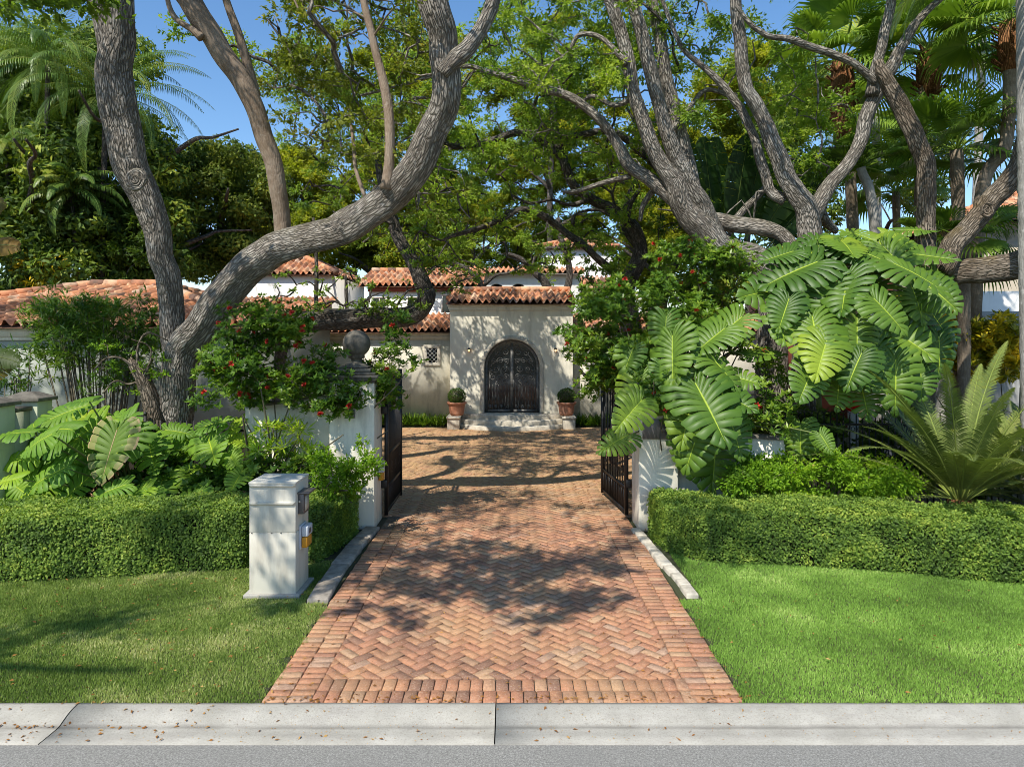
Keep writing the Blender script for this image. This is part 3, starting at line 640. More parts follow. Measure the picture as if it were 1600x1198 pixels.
# fallen leaves
g = np.random.default_rng(5)
def litter(n, x0, x1, y0, y1, z): return np.c_[g.uniform(x0,x1,n), g.uniform(y0,y1,n), np.full(n, z)]
cx = np.clip(g.normal(-5.0, 1.2, 220), -9, 2); zz = g.choice([5.70,5.72,5.69,5.955,5.5,5.6,5.85], 220)+g.normal(size=220)*.02
pk = np.c_[cx, np.minimum(zz, 5.96), np.interp(np.minimum(zz,5.96), prof[::-1,0], prof[::-1,1])+.006]
pk = np.vstack([pk, litter(60,-7,2,5.46,5.95,0)]); pk[-60:,2] = np.interp(pk[-60:,1], prof[::-1,0][1:], prof[::-1,1][1:])+.006
pl = litter(260,-8,-2.3,6.0,9.0,.03); pr = litter(70,2.2,8,6.0,8.6,.035); pd = litter(330,-2.1,2.0,6.0,12,.008); pd[:160,0] = np.where(g.random(160) < .5, g.normal(-2.05,.12,160), g.normal(1.98,.12,160))
pe = litter(120,-2.2,2.1,5.97,6.05,.01); pc = litter(2600,-6,5,12.5,23.2,.008)
p = np.vstack([pk,pl,pr,pd,pe,pc]); n = len(p); a = g.uniform(0,6.28,n); d = np.c_[np.cos(a), np.sin(a), g.normal(size=n)*.12]; nr = unit(np.c_[g.normal(size=(n,2))*.35, np.ones(n)])
m = MB(); leaf_faces(m, p, d, nr, g.uniform(.025,.055,n), g.uniform(.012,.024,n), g.random(n), .3)
nb = 5200; q = litter(nb,-2.15,2.0,5.98,12,.004); keep = g.random(nb) < 1.25-(q[:,1]-6)*.12; q = q[keep]; q2 = litter(900,-9,8,5.46,5.93,0); q2[:,2] = np.interp(q2[:,1], prof[::-1,0][1:], prof[::-1,1][1:])+.004; q = np.vstack([q,q2]); nb = len(q); a = g.uniform(0,6.28,nb)
leaf_faces(m, q, np.c_[np.cos(a), np.sin(a), np.zeros(nb)], np.tile(V3(0,0,1),(nb,1)), g.uniform(.006,.02,nb), g.uniform(.004,.011,nb), g.choice([.25,.9,1.0,1.0], nb), .2)
tag(m.build('fallen_leaves', M['dead']), 'scattered brown fallen leaves on kerb, lawn and bricks', 'leaves', kind='stuff')

# ================================================================== MAILBOX COLUMN
x0,x1,y0,y1 = -3.235,-2.665,8.41,8.94
t = thing('mailbox_column', (-2.95,8.67,0), 'cream rendered mailbox column with small boxes on its side, by the lawn', 'mailbox')
m = MB(); m.box(x0-.06,x1+.06,y0-.05,y1+.05,-.02,.03); bevel(m.build('base', M['concrete'], t), .008)
m = MB(); m.box(x0,x1,y0,y1,.03,.775); m.box(x0+.004,x1-.004,y0+.004,y1-.004,.775,.783); m.box(x0,x1,y0,y1,.783,1.375); bevel(m.build('body', M['mail'], t), .006)
m = MB(); m.box(x0-.008,x1+.008,y0-.02,y1+.01,1.375,1.405); bevel(m.build('lid', M['mail'], t), .01)
for (za, zb, nm) in ((1.335,1.375,'ledge'),(1.115,1.16,'ledge')):
    m = MB(); v = [(x0+.0,y0,za),(x1-.0,y0,za),(x1,y0,zb),(x0,y0,zb),(x0+.035,y0-.026,za+.014),(x1-.035,y0-.026,za+.014),(x1-.003,y0-.03,zb-.004),(x0+.003,y0-.03,zb-.004)]
    m.add(v, [(0,1,5,4),(4,5,6,7),(7,6,2,3),(1,2,6,5),(0,4,7,3)]); bevel(m.build(nm, M['mail'], t), .003)
m = MB()
for xx in (x0+.03, -2.96, x1-.18): m.lathe([(0,-.004),(.008,-.004),(.008,.004),(0,.004)], (xx, y0-.002, .779), 8)
m.build('rivet', M['metal_box'], t)
m = MB(); m.box(x1-.002,x1+.075,8.50,8.73,.985,1.235); o = bevel(m.build('slot_box', M['metal_box'], t), .008)
m = MB(); m.box(x1-.002,x1+.15,8.475,8.755,1.237,1.262); bevel(m.build('hood', M['metal_box'], o), .006)
m = MB(); m.box(x1+.076,x1+.082,8.53,8.70,1.02,1.2); m.lathe([(0,-.01),(.012,-.01),(.012,.012),(0,.012)], (x1+.02,8.498,1.14), 10); m.build('lock_plate', M['orange_plastic'] if 0 else M['stone'], o)
m = MB(); m.box(x1-.002,x1+.025,8.53,8.78,.53,.83); o = bevel(m.build('entry_keypad', M['grey_plastic'], t), .01)
m = MB(); m.box(x1+.026,x1+.11,8.55,8.76,.685,.82); bevel(m.build('cover', M['grey_plastic'], o), .02, 3)
m = MB(); m.box(x1+.026,x1+.10,8.55,8.76,.545,.682); bevel(m.build('amber_lens', M['orange_plastic'], o), .02, 3)
m = MB(); m.box(x1+.111,x1+.114,8.60,8.68,.72,.78); m.build('button', M['metal_box'], o)

# ================================================================== GATE PIERS, WALLS, FENCES
def pier(xa, xb, ya, yb, zt, label, ball=True):
    t = thing('gate_pillar', ((xa+xb)/2,(ya+yb)/2,0), label, 'gate pillar', 'stucco pillars flanking the driveway gate')
    m = MB(); m.box(xa,xb,ya,yb,-.03,zt); bevel(m.build('shaft', M['stucco'], t), .012)
    m = MB(); cx_, cy_ = (xa+xb)/2, (ya+yb)/2; hw = (xb-xa)/2; hd = (yb-ya)/2; r2 = math.sqrt(2)
    def tier(e, za, zb): m.box(cx_-hw*e, cx_+hw*e, cy_-hd*e, cy_+hd*e, za, zb)
    tier(1.04,zt,zt+.03); tier(1.13,zt+.032,zt+.075); tier(1.20,zt+.077,zt+.13); tier(1.05,zt+.132,zt+.17); tier(.80,zt+.172,zt+.235); tier(.66,zt+.237,zt+.27)
    bevel(m.build('cap', M['capstone'], t), .014, 2)
    m = MB(); z = zt+.27; q = [(.20,0),(.19,.03),(.11,.05),(.085,.09),(.10,.12),(.14,.135)]; b = [(.235*math.sin(a), .135+.01+.235-.235*math.cos(a)) for a in np.linspace(.62, math.pi, 22)]
    m.lathe([(r, h+z) for r, h in q+b], (cx_,cy_,0), 32)
    if ball: m.build('ball_finial', M['capstone'], t, smooth=True)
    return t
tL = pier(-3.05,-2.30,11.4,12.1,2.42,'stucco gate pillar with dark ball finial behind the mailbox column')
tR = pier(2.10,2.75,11.3,11.98,2.3,'stucco gate pillar draped in big split leaves beside the right hedge', False)
m = MB(); m.box(2.16,2.66,11.27,11.299,1.5,1.83); tag(bevel(m.build('plaque', M['metal_box']), .006), 'small black plaque fixed to the front of the right gate pillar', 'plaque')
m = MB(); m.box(-2.72,-2.62,11.36,11.399,1.83,1.97); tag(bevel(m.build('intercom_box', M['metal_box']), .01), 'small black box fixed to the left gate pillar front', 'intercom')
def garden_wall(name, xa, xb, ya, yb, zt, label, rise=0):
    t = thing(name, ((xa+xb)/2,(ya+yb)/2,0), label, 'garden wall')
    m = MB(); n = 14; X = np.linspace(xa, xb, n); u = (X-xa)/(xb-xa); Z = zt+rise*((u if rise > 0 else (1-u))**2 if rise else u*0)
    if rise < 0: Z = zt-rise*(1-u)**2
    v = np.vstack([np.c_[X, np.full(n,ya), np.full(n,-.03)], np.c_[X, np.full(n,ya), Z], np.c_[X, np.full(n,yb), Z], np.c_[X, np.full(n,yb), np.full(n,-.03)]]); i = np.arange(n-1)
    m.add(v, np.vstack([np.c_[i+k*n, i+1+k*n, i+1+(k+1)*n, i+(k+1)*n] for k in range(3)])); m.add(np.zeros((0,3)), [[0-4*n, n-4*n, 2*n-4*n, 3*n-4*n]]); m.add(np.zeros((0,3)), [[n-1-4*n, 2*n-1-4*n, 3*n-1-4*n, 4*n-1-4*n]])
    m.build('panel', M['stucco'], t)
    m = MB(); v = np.vstack([np.c_[X, np.full(n,ya-.035), Z+.002], np.c_[X, np.full(n,ya-.035), Z+.06], np.c_[X, np.full(n,yb+.035), Z+.06], np.c_[X, np.full(n,yb+.035), Z+.002]])
    m.add(v, np.vstack([np.c_[i+k*n, i+1+k*n, i+1+(k+1)*n, i+(k+1)*n] for k in range(3)])); m.build('coping', M['capstone'], t); return t
garden_wall('garden_wall', -4.55,-3.052,11.65,11.9,2.0,'white stucco wall joining the left gate pillar to the iron fence', .25)
garden_wall('garden_wall', 2.752,4.6,11.5,11.75,1.45,'white stucco wall behind the hanging leaves right of the drive', -.4)
def iron_fence(xa, xb, y, zt, label, arcs=False):
    t = thing('iron_fence', ((xa+xb)/2,y,0), label, 'fence'); m = MB()
    for z in (.18, zt-.18): m.bar((xa,y,z),(xb,y,z),.03,.04)
    m.build('rail', M['iron'], t); m = MB(); n = int((xb-xa)/.115)
    for i in range(n+1):
        x = xa+(xb-xa)*i/n; m.bar((x,y-.002,0),(x,y-.002,zt-(0 if arcs else 0)),.017)
        if arcs and i < n:
            w_ = (xb-xa)/n; m.tube([(x+w_/2-w_/2*math.cos(a), y, zt+w_*.5*math.sin(a)) for a in np.linspace(0, math.pi, 7)], .007, 4)
            m.tube([(x+w_/2+.035*math.cos(a), y, zt-.26+.035*math.sin(a)) for a in np.linspace(0, 6.28, 9)], .006, 4)
    m.build('pickets', M['iron'], t); 
    for x in np.arange(xa, xb+.01, (xb-xa)/max(1,round((xb-xa)/2.2))):
        m = MB(); m.bar((x,y,-.03),(x,y,zt+.08),.05); m.lathe([(0,.0),(.035,.01),(.03,.05),(0,.09)], (x,y,zt+.08), 8); m.build('post', M['iron'], t)
iron_fence(-10.2,-4.56,12.0,1.72,'black iron picket fence behind the split-leaf plants by the left oak')
iron_fence(4.65,11.8,12.2,1.8,'black iron fence with arched tops behind the cycad and shrubs', True)
def gate(hx, hy, ex, ey, zt, label, box=False):
    t = thing('driveway_gate', (hx,hy,0), label, 'gate', 'open iron driveway gates'); a = V3(hx,hy,0); b = V3(ex,ey,0); L = np.linalg.norm(b-a); d = (b-a)/L
    P2 = lambda u, z: a+d*u+V3(0,0,z)
    m = MB(); m.bar(P2(0,.05), P2(0,zt), .06); m.bar(P2(L,.05), P2(L,zt+.05), .075)
    for z in (.10,.52,1.1,zt-.22,zt-.02): m.bar(P2(0,z), P2(L,z), .035, .05)
    m.build('frame', M['iron'], t)
    m = MB(); n = int(L/.115)
    for i in range(1, n): m.bar(P2(L*i/n,.1), P2(L*i/n,zt-.02), .02)
    for i in range(1, n*2): m.bar(P2(L*i/n/2,.1), P2(L*i/n/2,.52), .014)
    m.build('pickets', M['iron'], t)
    m = MB()
    for i in range(n):
        u = L*(i+.5)/n
        m.tube([P2(u+.045*math.cos(q), zt-.12+.045*math.sin(q)) for q in np.linspace(0,6.28,10)], .008, 4)
    m.build('ring_row', M['iron'], t)
    for k in range(4):
        u = L*(k+.5)/4
        m = MB()
        for sg in (-1,1): m.tube([P2(u+sg*(.10-.02*q)*math.cos(q), .80+(.12-.018*q)*math.sin(q)*sg) for q in np.linspace(0,4.7,14)], .010, 4)
        m.build('scroll', M['iron'], t)
    for z in (.6,1.9):
        m = MB(); s_ = -1 if hx < 0 else 1; m.box(min(hx,hx+s_*.07)-.02, max(hx,hx+s_*.07)+.02, hy-.05, hy+.05, z-.07, z+.07); bevel(m.build('hinge', M['iron'], t), .008)
gate(-2.215,12.04,-2.22,13.55,2.5,'open black iron gate leaf swung back beside the left pillar')
gate(2.02,12.05,1.83,13.75,2.5,'open black iron gate leaf swung back beside the right pillar')
t = thing('gate_sensor', (-2.25,11.9,1.0), 'small grey box with amber lens on the left gate hinge side', 'sensor')
m = MB(); m.box(-2.298,-2.20,11.70,11.82,.86,1.06); bevel(m.build('housing', M['grey_plastic'], t), .012); m = MB(); m.box(-2.290,-2.21,11.71,11.81,.72,.858); bevel(m.build('lens', M['orange_plastic'], t), .015)
# pale boundary piers at the far left
t = thing('boundary_wall', (-8.08,11,0), 'low white neighbouring wall with two capped posts at far left lawn edge', 'wall')
for (ya, yb, zt) in ((10.35,10.75,2.12),(11.25,11.62,2.12)):
    m = MB(); m.box(-8.34,-7.82,ya,yb,-.03,zt); m_ = bevel(m.build('post', M['stucco_green_shade'], t), .01)
    m = MB(); cx_, cy_ = -8.08,(ya+yb)/2; m.box(-8.40,-7.76,ya-.06,yb+.06,zt,zt+.06); v = [(-8.38,ya-.04,zt+.062),(-7.78,ya-.04,zt+.062),(-7.78,yb+.04,zt+.062),(-8.38,yb+.04,zt+.062),(cx_-.1,cy_-.08,zt+.15),(cx_+.1,cy_-.08,zt+.15),(cx_+.1,cy_+.08,zt+.15),(cx_-.1,cy_+.08,zt+.15)]
    m.add(v, [(0,1,5,4),(1,2,6,5),(2,3,7,6),(3,0,4,7),(4,5,6,7)]); bevel(m.build('cap', M['capstone'], t), .008)
m = MB(); m.box(-8.2,-7.94,10.752,11.248,-.03,1.98); m.build('panel', M['stucco_green_shade'], t); m = MB(); m.box(-8.24,-7.90,10.754,11.246,1.982,2.05); m.build('coping', M['capstone'], t)

# ================================================================== MAIN HOUSE
HT = thing('main_house', (0,24.4,0), 'white stucco house with terracotta tile roofs and an arched iron door', 'house')
g = np.random.default_rng(3)
YF = 24.4; X0, X1 = -2.22, 2.17; ZT = 4.34
# entrance block with arched opening
aw = .99; zs = 2.08; zb = .46
ang = np.linspace(math.pi, 0, 25); ax_ = aw*np.cos(ang); az_ = zs+aw*np.sin(ang)
m = MB()
m.add([(X0,YF,0),(-aw,YF,0),(-aw,YF,ZT),(X0,YF,ZT)], [(0,1,2,3)]); m.add([(aw,YF,0),(X1,YF,0),(X1,YF,ZT),(aw,YF,ZT)], [(0,1,2,3)])
ia = list(range(len(ang))); v = [(x,YF,z) for x, z in zip(ax_,az_)]+[(x,YF,ZT) for x in ax_]; k = len(ang); m.add(v, [(i,i+1,i+1+k,i+k) for i in range(k-1)]); m.add([(-aw,YF,0),(aw,YF,0),(aw,YF,zb),(-aw,YF,zb)], [(0,1,2,3)])
m.add([(-aw,YF,zs),(-aw,YF,zs),(-aw,YF,zs)], [(0,1,2)]) if 0 else None
rp = [(-aw,zb)]+list(zip(ax_,az_))+[(aw,zb)]; k = len(rp); v = [(x,YF,z) for x, z in rp]+[(x,YF+.35,z) for x, z in rp]; m.add(v, [(i,i+k,i+1+k,i+1) for i in range(k-1)])
m.add([(X0,YF,0),(X0,YF+2.2,0),(X0,YF+2.2,ZT),(X0,YF,ZT)], [(3,2,1,0)]); m.add([(X1,YF,0),(X1,YF+2.2,0),(X1,YF+2.2,ZT),(X1,YF,ZT)], [(0,1,2,3)])
m.add([(X0,YF+2.2,0),(X1,YF+2.2,0),(X1,YF+2.2,ZT),(X0,YF+2.2,ZT)], [(0,1,2,3)]); m.build('entrance_wall', M['stucco'], HT)
m = MB(); 
for (e, za, zb_) in ((.03,4.10,4.14),(.05,4.142,4.25),(.09,4.252,4.34)): m.box(X0-e,X1+e,YF-e,YF+.3,za,zb_)
bevel(m.build('cornice', M['stucco'], HT), .008)
m = MB(); tiles(m, (X0-.14,YF-.30,ZT+.05), (X1+.14,YF-.30,ZT+.05), (X0-.02,YF+1.8,ZT+.62), (X1+.02,YF+1.8,ZT+.62), g); ridge(m, (X0-.02,YF+1.82,ZT+.66), (X1+.02,YF+1.82,ZT+.66), .10, g)
m.build('entrance_roof', M['tile'], HT)
# stone arch surround
m = MB(); prof_ = [(0,-.001),(0,-.05),(.05,-.06),(.11,-.05),(.15,-.03),(.15,-.001)]
ps = [(-aw,.46)]+[(-aw, z) for z in (1.2,)]+list(zip(ax_,az_))+[(aw,1.2),(aw,.46)]; cen = []
for i, (x, z) in enumerate(ps):
    nx, nz = (x/aw, 0) if z < zs-.001 else (x/aw, (z-zs)/aw)
    cen.append([(x+nx*a_, YF+b_, z+nz*a_) for a_, b_ in prof_])
v = np.array(cen).reshape(-1,3); k = len(prof_); i = np.arange(len(ps)-1)[:,None]; j = np.arange(k-1)[None]
m.add(v, np.stack([i*k+j, i*k+j+1, (i+1)*k+j+1, (i+1)*k+j], -1).reshape(-1,4), .5); m.build('arch_surround', M['stone'], HT)
# door
yd = YF+.22; m = MB(); rp = [(-aw+.002,zb+.002)]+[(x*.998, zs+(z-zs)*.998) for x, z in zip(ax_,az_)]+[(aw-.002,zb+.002)]
m.add([(x,yd+.06,z) for x, z in rp], [list(range(len(rp)))]); D_ = m.build('door', M['glass_dark'], HT)
m = MB()
def ring_strip(r0, r1, ya, yb, za):
    k = 25
    for i in range(k-1):
        a, b = ang[i], ang[i+1]
        pts = [(r*math.cos(t_), zs+r*math.sin(t_)) for r, t_ in ((r0,a),(r1,a),(r1,b),(r0,b))]
        v = [(x,ya,z) for x, z in pts]+[(x,yb,z) for x, z in pts]; m.add(v, [(0,1,2,3),(0,3,7,4),(1,5,6,2),(7,6,5,4)], .5)
ring_strip(aw-.11, aw-.003, yd-.04, yd+.05, 0)
m.box(-aw+.003,-aw+.11,yd-.04,yd+.05,zb,zs); m.box(aw-.11,aw-.003,yd-.04,yd+.05,zb,zs); m.box(-.055,.055,yd-.045,yd+.05,zb,zs+aw-.12)
m.box(-aw+.11,-.055,yd-.038,yd+.05,zb,zb+.10); m.box(.055,aw-.11,yd-.038,yd+.05,zb,zb+.10); m.build('frame', M['iron_door'], D_)
m = MB(); Y = yd-.01
def scroll(cx_, cz, r, s1=1, turns=1.4, a0=0, th=.015):
    q = np.linspace(0, turns*2*math.pi, int(16*turns)); m.tube([(cx_+s1*r*(1-t_/(turns*6.9))*math.cos(t_+a0), Y, cz+r*(1-t_/(turns*6.9))*math.sin(t_+a0)) for t_ in q], th, 4, rnd=.5)
for s_ in (-1,1):
    for k in range(7):
        x = s_*(.13+.115*k)
        if abs(x) < aw-.13: m.tube([(x+.012*math.sin(z_*14+k), Y, z_) for z_ in np.linspace(zb+.12, zb+1.05-.05*(k % 2), 14)], .010, 4, rnd=.5)
    for k, (cx_, cz, r) in enumerate([(.22,1.75,.10),(.44,1.70,.11),(.68,1.72,.12),(.30,2.02,.13),(.58,2.0,.13),(.78,1.95,.08),(.20,2.30,.10),(.42,2.32,.13),(.66,2.28,.12),(.24,2.62,.13),(.50,2.60,.12),(.18,2.86,.07),(.16,.68,.06),(.38,.68,.06),(.6,.68,.06),(.79,.68,.06),(.3,1.55,.07),(.55,1.52,.07)]):
        scroll(s_*cx_, cz, r, s_*(1 if k % 2 else -1), 1.5, k*.8)
    m.tube([(s_*(.06+.74*math.sin(t_)), Y, 2.05+.32*math.cos(t_)) for t_ in np.linspace(0,1.5,14)], .014, 4); m.tube([(s_*.74*math.sin(t_), Y, zs+.74*math.cos(t_)) for t_ in np.linspace(0,1.55,16)], .014, 4)
    m.bar((s_*.80,Y,zb+.1),(s_*.80,Y,zs+.1),.02)
m.build('scroll_grille', M['iron_door'], D_, smooth=True)
m = MB(); m.box(.02,.09,yd-.09,yd-.046,1.35,1.62); bevel(m.build('handle', M['iron_door'], D_), .015)
# wall lamps
for x in (-1.53,1.55):
    m = MB(); m.box(x-.035,x+.035,YF-.03,YF-.001,2.62,2.78); m.bar((x,YF-.02,2.76),(x,YF-.12,2.78),.018); m.lathe([(.0,2.79),(.05,2.77),(.06,2.72),(.055,2.72)], (x,YF-.12,0), 12); L_ = m.build('wall_lamp', M['iron'], HT)
    m = MB(); m.lathe([(0,2.735),(.028,2.72),(.032,2.68),(.02,2.645),(0,2.64)], (x,YF-.12,0), 12); m.build('bulb', M['lamp_glow'], L_, smooth=True)
# steps
m = MB()
def half_ellipse(rx, ry, z0, z1, yc=24.395, nn=40):
    a = np.linspace(math.pi, 2*math.pi, nn); pts = [(rx*math.cos(t_), yc+ry*math.sin(t_)) for t_ in a]
    m.prism(pts, z0, z1, random.random(), .015)
half_ellipse(2.06,1.42,0,.13); half_ellipse(1.95,1.05,.131,.29); half_ellipse(1.86,.68,.291,.45)
m.build('steps', M['stone'], HT)
for (xa, xb) in ((X0,X0+.42),(X1-.42,X1)):
    m = MB(); m.box(xa,xb,23.35,YF-.002,0,.37); m.box(xa-.03,xb+.03,23.31,YF-.002,.372,.43); bevel(m.build('plinth', M['stone'], HT), .012)
# wings
for (xa, xb) in ((-9.0,X0-.001),(X1+.001,9.5)):
    m = MB(); m.box(xa,xb,24.9,28.2,0,3.34); m.build('wing_wall', M['stucco'], HT)
    m = MB()
    for (e, za, zb_) in ((.03,3.06,3.09),(.05,3.092,3.22),(.09,3.222,3.34)): m.box(xa+.01,xb-.01,24.9-e,24.9-.0005,za,zb_)
    m.build('wing_cornice', M['stucco'], HT)
    m = MB(); tiles(m, (xa,24.55,3.39), (xb-(.0 if xa < 0 else 0),24.55,3.39), (xa,28.2,4.12), (xb,28.2,4.12), g); m.build('wing_roof', M['tile'], HT)
# lattice window
m = MB(); lx0, lx1, lz0, lz1 = -3.22,-2.60,2.12,2.88
for bx in ((lx0,lx1,lz0,lz0+.12),(lx0,lx1,lz1-.12,lz1),(lx0,lx0+.12,lz0+.12,lz1-.12),(lx1-.12,lx1,lz0+.12,lz1-.12)): m.box(bx[0],bx[1],24.84,24.899,bx[2],bx[3])
W_ = bevel(m.build('lattice_window', M['stone'], HT), .008); m = MB(); m.add([(lx0+.12,24.893,lz0+.12),(lx1-.12,24.893,lz0+.12),(lx1-.12,24.893,lz1-.12),(lx0+.12,24.893,lz1-.12)], [(0,1,2,3)]); m.build('pane', M['void'], W_)  # this pane is a black sheet standing for the unlit dark behind the lattice
m = MB(); wx = lx1-lx0-.24; wz = lz1-lz0-.24
for k in range(-5, 6):
    for sg in (1,-1):
        # clipped diagonal bars
        pts = []
        for s_ in np.linspace(0, 1, 41):
            x = s_*wx; z = (k*.15)+sg*x if sg > 0 else (k*.15)+wx-x*1.0
            if 0 <= z <= wz: pts.append((x, z))
        if len(pts) > 3: a, b = pts[0], pts[-1]; m.bar((lx0+.12+a[0],24.872+.006*sg,lz0+.12+a[1]), (lx0+.12+b[0],24.872+.006*sg,lz0+.12+b[1]), .034, .012)
m.build('lattice', M['stucco_white'], W_)
# upper storeys
def window(xa, xb, y, za, zb_, mull=1, par=HT):
    m = MB(); t_ = .07
    for bx in ((xa,xb,za,za+t_),(xa,xb,zb_-t_,zb_),(xa,xa+t_,za+t_,zb_-t_),(xb-t_,xb,za+t_,zb_-t_)): m.box(bx[0],bx[1],y-.07,y-.001,bx[2],bx[3])
    for k in range(mull): x = xa+(xb-xa)*(k+1)/(mull+1); m.box(x-.02,x+.02,y-.05,y-.001,za+t_,zb_-t_)
    w_ = m.build('window', M['timber_white'], par); m = MB(); m.add([(xa+t_,y-.012,za+t_),(xb-t_,y-.012,za+t_),(xb-t_,y-.012,zb_-t_),(xa+t_,y-.012,zb_-t_)], [(0,1,2,3)]); m.build('pane', M['glass_dark'], w_); return w_
def hip(m, xa, xb, ya, yb, ze, rise, e=.35, g=g):
    xa -= e; xb += e; ya -= e; yb += e; w2 = min(xb-xa, yb-ya)/2
    if xb-xa >= yb-ya: r0, r1 = V3(xa+w2,(ya+yb)/2,ze+rise), V3(xb-w2,(ya+yb)/2,ze+rise)
    else: r0, r1 = V3((xa+xb)/2,ya+w2,ze+rise), V3((xa+xb)/2,yb-w2,ze+rise)
    a, b, c, d = V3(xa,ya,ze), V3(xb,ya,ze), V3(xb,yb,ze), V3(xa,yb,ze)
    if xb-xa >= yb-ya: tiles(m, a, b, r0, r1, g); tiles(m, b, c, r1, r1, g); tiles(m, c, d, r1, r0, g); tiles(m, d, a, r0, r0, g); hips = ((a,r0),(b,r1),(c,r1),(d,r0))
    else: tiles(m, a, b, r0, r0, g); tiles(m, b, c, r0, r1, g); tiles(m, c, d, r1, r1, g); tiles(m, d, a, r1, r0, g); hips = ((a,r0),(b,r0),(c,r1),(d,r1))
    for p, q in hips: ridge(m, p+V3(0,0,.05), q+V3(0,0,.05), .11, g)
    if np.linalg.norm(r1-r0) > .4: ridge(m, r0+V3(0,0,.05), r1+V3(0,0,.05), .12, g)
m = MB(); m.box(-10.7,-7.45,28.25,34.4,0,5.72); m.build('upper_block', M['stucco_white'], HT)
m = MB(); hip(m, -10.7,-7.45,28.25,34.4,5.76,.85,.25); m.build('upper_roof', M['tile'], HT)
m = MB(); tiles(m, (-11.2,25.0,3.95), (-7.2,25.0,3.95), (-11.2,28.22,4.78), (-7.2,28.22,4.78), g); m.build('lower_roof', M['tile'], HT)
m = MB(); m.box(-11.0,-9.01,25.3,28.2,0,3.9); m.build('side_wall', M['stucco_white'], HT)
m = MB(); m.box(-5.98,-1.5,28.5,34,0,5.26); m.build('upper_block', M['stucco_white'], HT)
m = MB(); tiles(m, (-6.4,28.15,5.30), (-1.2,28.15,5.30), (-6.4,31.2,6.15), (-1.2,31.2,6.15), g); ridge(m, (-6.4,31.25,6.2), (-1.2,31.25,6.2), .12, g); m.build('upper_roof', M['tile'], HT)
m = MB(); m.box(-6.0,-1.48,28.38,28.499,5.05,5.27); m.build('eave_board', M['wood_red'], HT)
window(-5.85,-5.2,28.5,4.05,4.85); window(-2.95,-2.2,28.5,4.1,4.95,1); window(-4.4,-3.7,28.5,4.1,4.85)
# arcade block behind the entrance
m = MB(); ya = 32.0; ax0, ax1 = -2.85, 3.2; zt = 6.1; cs_ = (-.72,.30)
segs = [ax0]; 
cols = []
for c_ in cs_: cols.append((c_-.40, c_+.40))
xs_ = [ax0, cols[0][0], cols[0][1], cols[1][0], cols[1][1], ax1]
for i in (0,2,4): m.add([(xs_[i],ya,3),(xs_[i+1],ya,3),(xs_[i+1],ya,zt),(xs_[i],ya,zt)], [(0,1,2,3)])
for c_ in cs_:
    an = np.linspace(math.pi,0,17); v = [(c_+.4*math.cos(t_),ya,5.25+.4*math.sin(t_)) for t_ in an]+[(c_+.4*math.cos(t_),ya,zt) for t_ in an]; k = 17; m.add(v, [(i,i+1,i+1+k,i+k) for i in range(k-1)])
    v = [(c_+.4*math.cos(t_),ya,5.25+.4*math.sin(t_)) for t_ in an]+[(c_+.4*math.cos(t_),ya+.3,5.25+.4*math.sin(t_)) for t_ in an]; m.add(v, [(i,i+k,i+1+k,i+1) for i in range(k-1)])
m.build('arcade_wall', M['stucco_white'], HT)
m = MB(); m.box(ax0,ax1,ya+.31,ya+2,3,zt); m.build('arcade_shade', M['void'], HT)  # solid black box painted in for the shade inside the arches
m = MB(); tiles(m, (ax0-.2,ya-.35,zt+.05), (ax1+.2,ya-.35,zt+.05), (ax0-.2,ya+2,zt+.5), (ax1+.2,ya+2,zt+.5), g); m.build('arcade_roof', M['tile'], HT)
m = MB(); 
for k in range(7): m.bar((-2.75+k*.22,31.0,5.05),(-2.75+k*.22,31.0,5.45),.05)
m.bar((-2.9,31,5.45),(-1.3,31,5.45),.08); m.bar((-2.9,31,5.03),(-1.3,31,5.03),.06); m.build('balcony_rail', M['wood_red'], HT)
m = MB(); tiles(m, (1.6,33.6,5.5), (5.2,33.6,5.5), (1.6,36,6.3), (5.2,36,6.3), g); m.build('rear_roof', M['tile'], HT); m = MB(); m.box(3.22,6.5,34,36,0,5.45); m.build('rear_wall', M['stucco_white'], HT)
# tower
m = MB(); m.box(1.75,5.6,38,42,0,8.1); m.build('tower', M['stucco_white'], HT); m = MB(); hip(m, 1.75,5.6,38,42,8.12,.75,.3); m.build('tower_roof', M['tile'], HT)

# pots and box balls
def pot(x, label):
    t = thing('planter_pot', (x,23.85,.431), label, 'planter', 'terracotta planters by the front door')
    m = MB(); m.lathe([(.0,.0),(.20,.0),(.225,.05),(.245,.055),(.25,.09),(.29,.38),(.295,.40),(.345,.41),(.35,.47),(.33,.48),(.29,.47),(.28,.42),(0,.42)], (x,23.85,.431), 32); m.build('bowl', M['terra'], t, smooth=False)
    m = MB(); m.lathe([(.27,.421),(0,.43)], (x,23.85,.431), 24); m.build('soil', M['mulch'], t)
    t2 = thing('box_ball', (x,23.85,.86), label.replace('terracotta planter holding a','round').replace('clipped ball,','clipped box ball,'), 'topiary', 'clipped box balls by the front door')
    m = MB(); gg = np.random.default_rng(int(abs(x)*99)); c_ = V3(x,23.85,1.10); n = 2600; u = rnd_dir(n, gg); u = u[u[:,2] > -.75]; n = len(u); rad = .30*gg.uniform(.9,1.06,n)*(1+.05*np.sin(u[:,0]*7)*np.cos(u[:,2]*6))
    leaf_faces(m, c_+u*rad[:,None]*V3(1,1,.88), unit(u+gg.normal(size=(n,3))*.8), unit(u+gg.normal(size=(n,3))*.4), .035, .024, gg.random(n)); m.build('foliage', M['box'], t2)
    m = MB(); m.lathe([(.25*math.sin(a), -.22*math.cos(a)) for a in np.linspace(0.01,3.13,14)], c_, 16); m.tube([c_-V3(0,0,.25), c_], .03, 6); m.build('branches', M['cane'], t2)
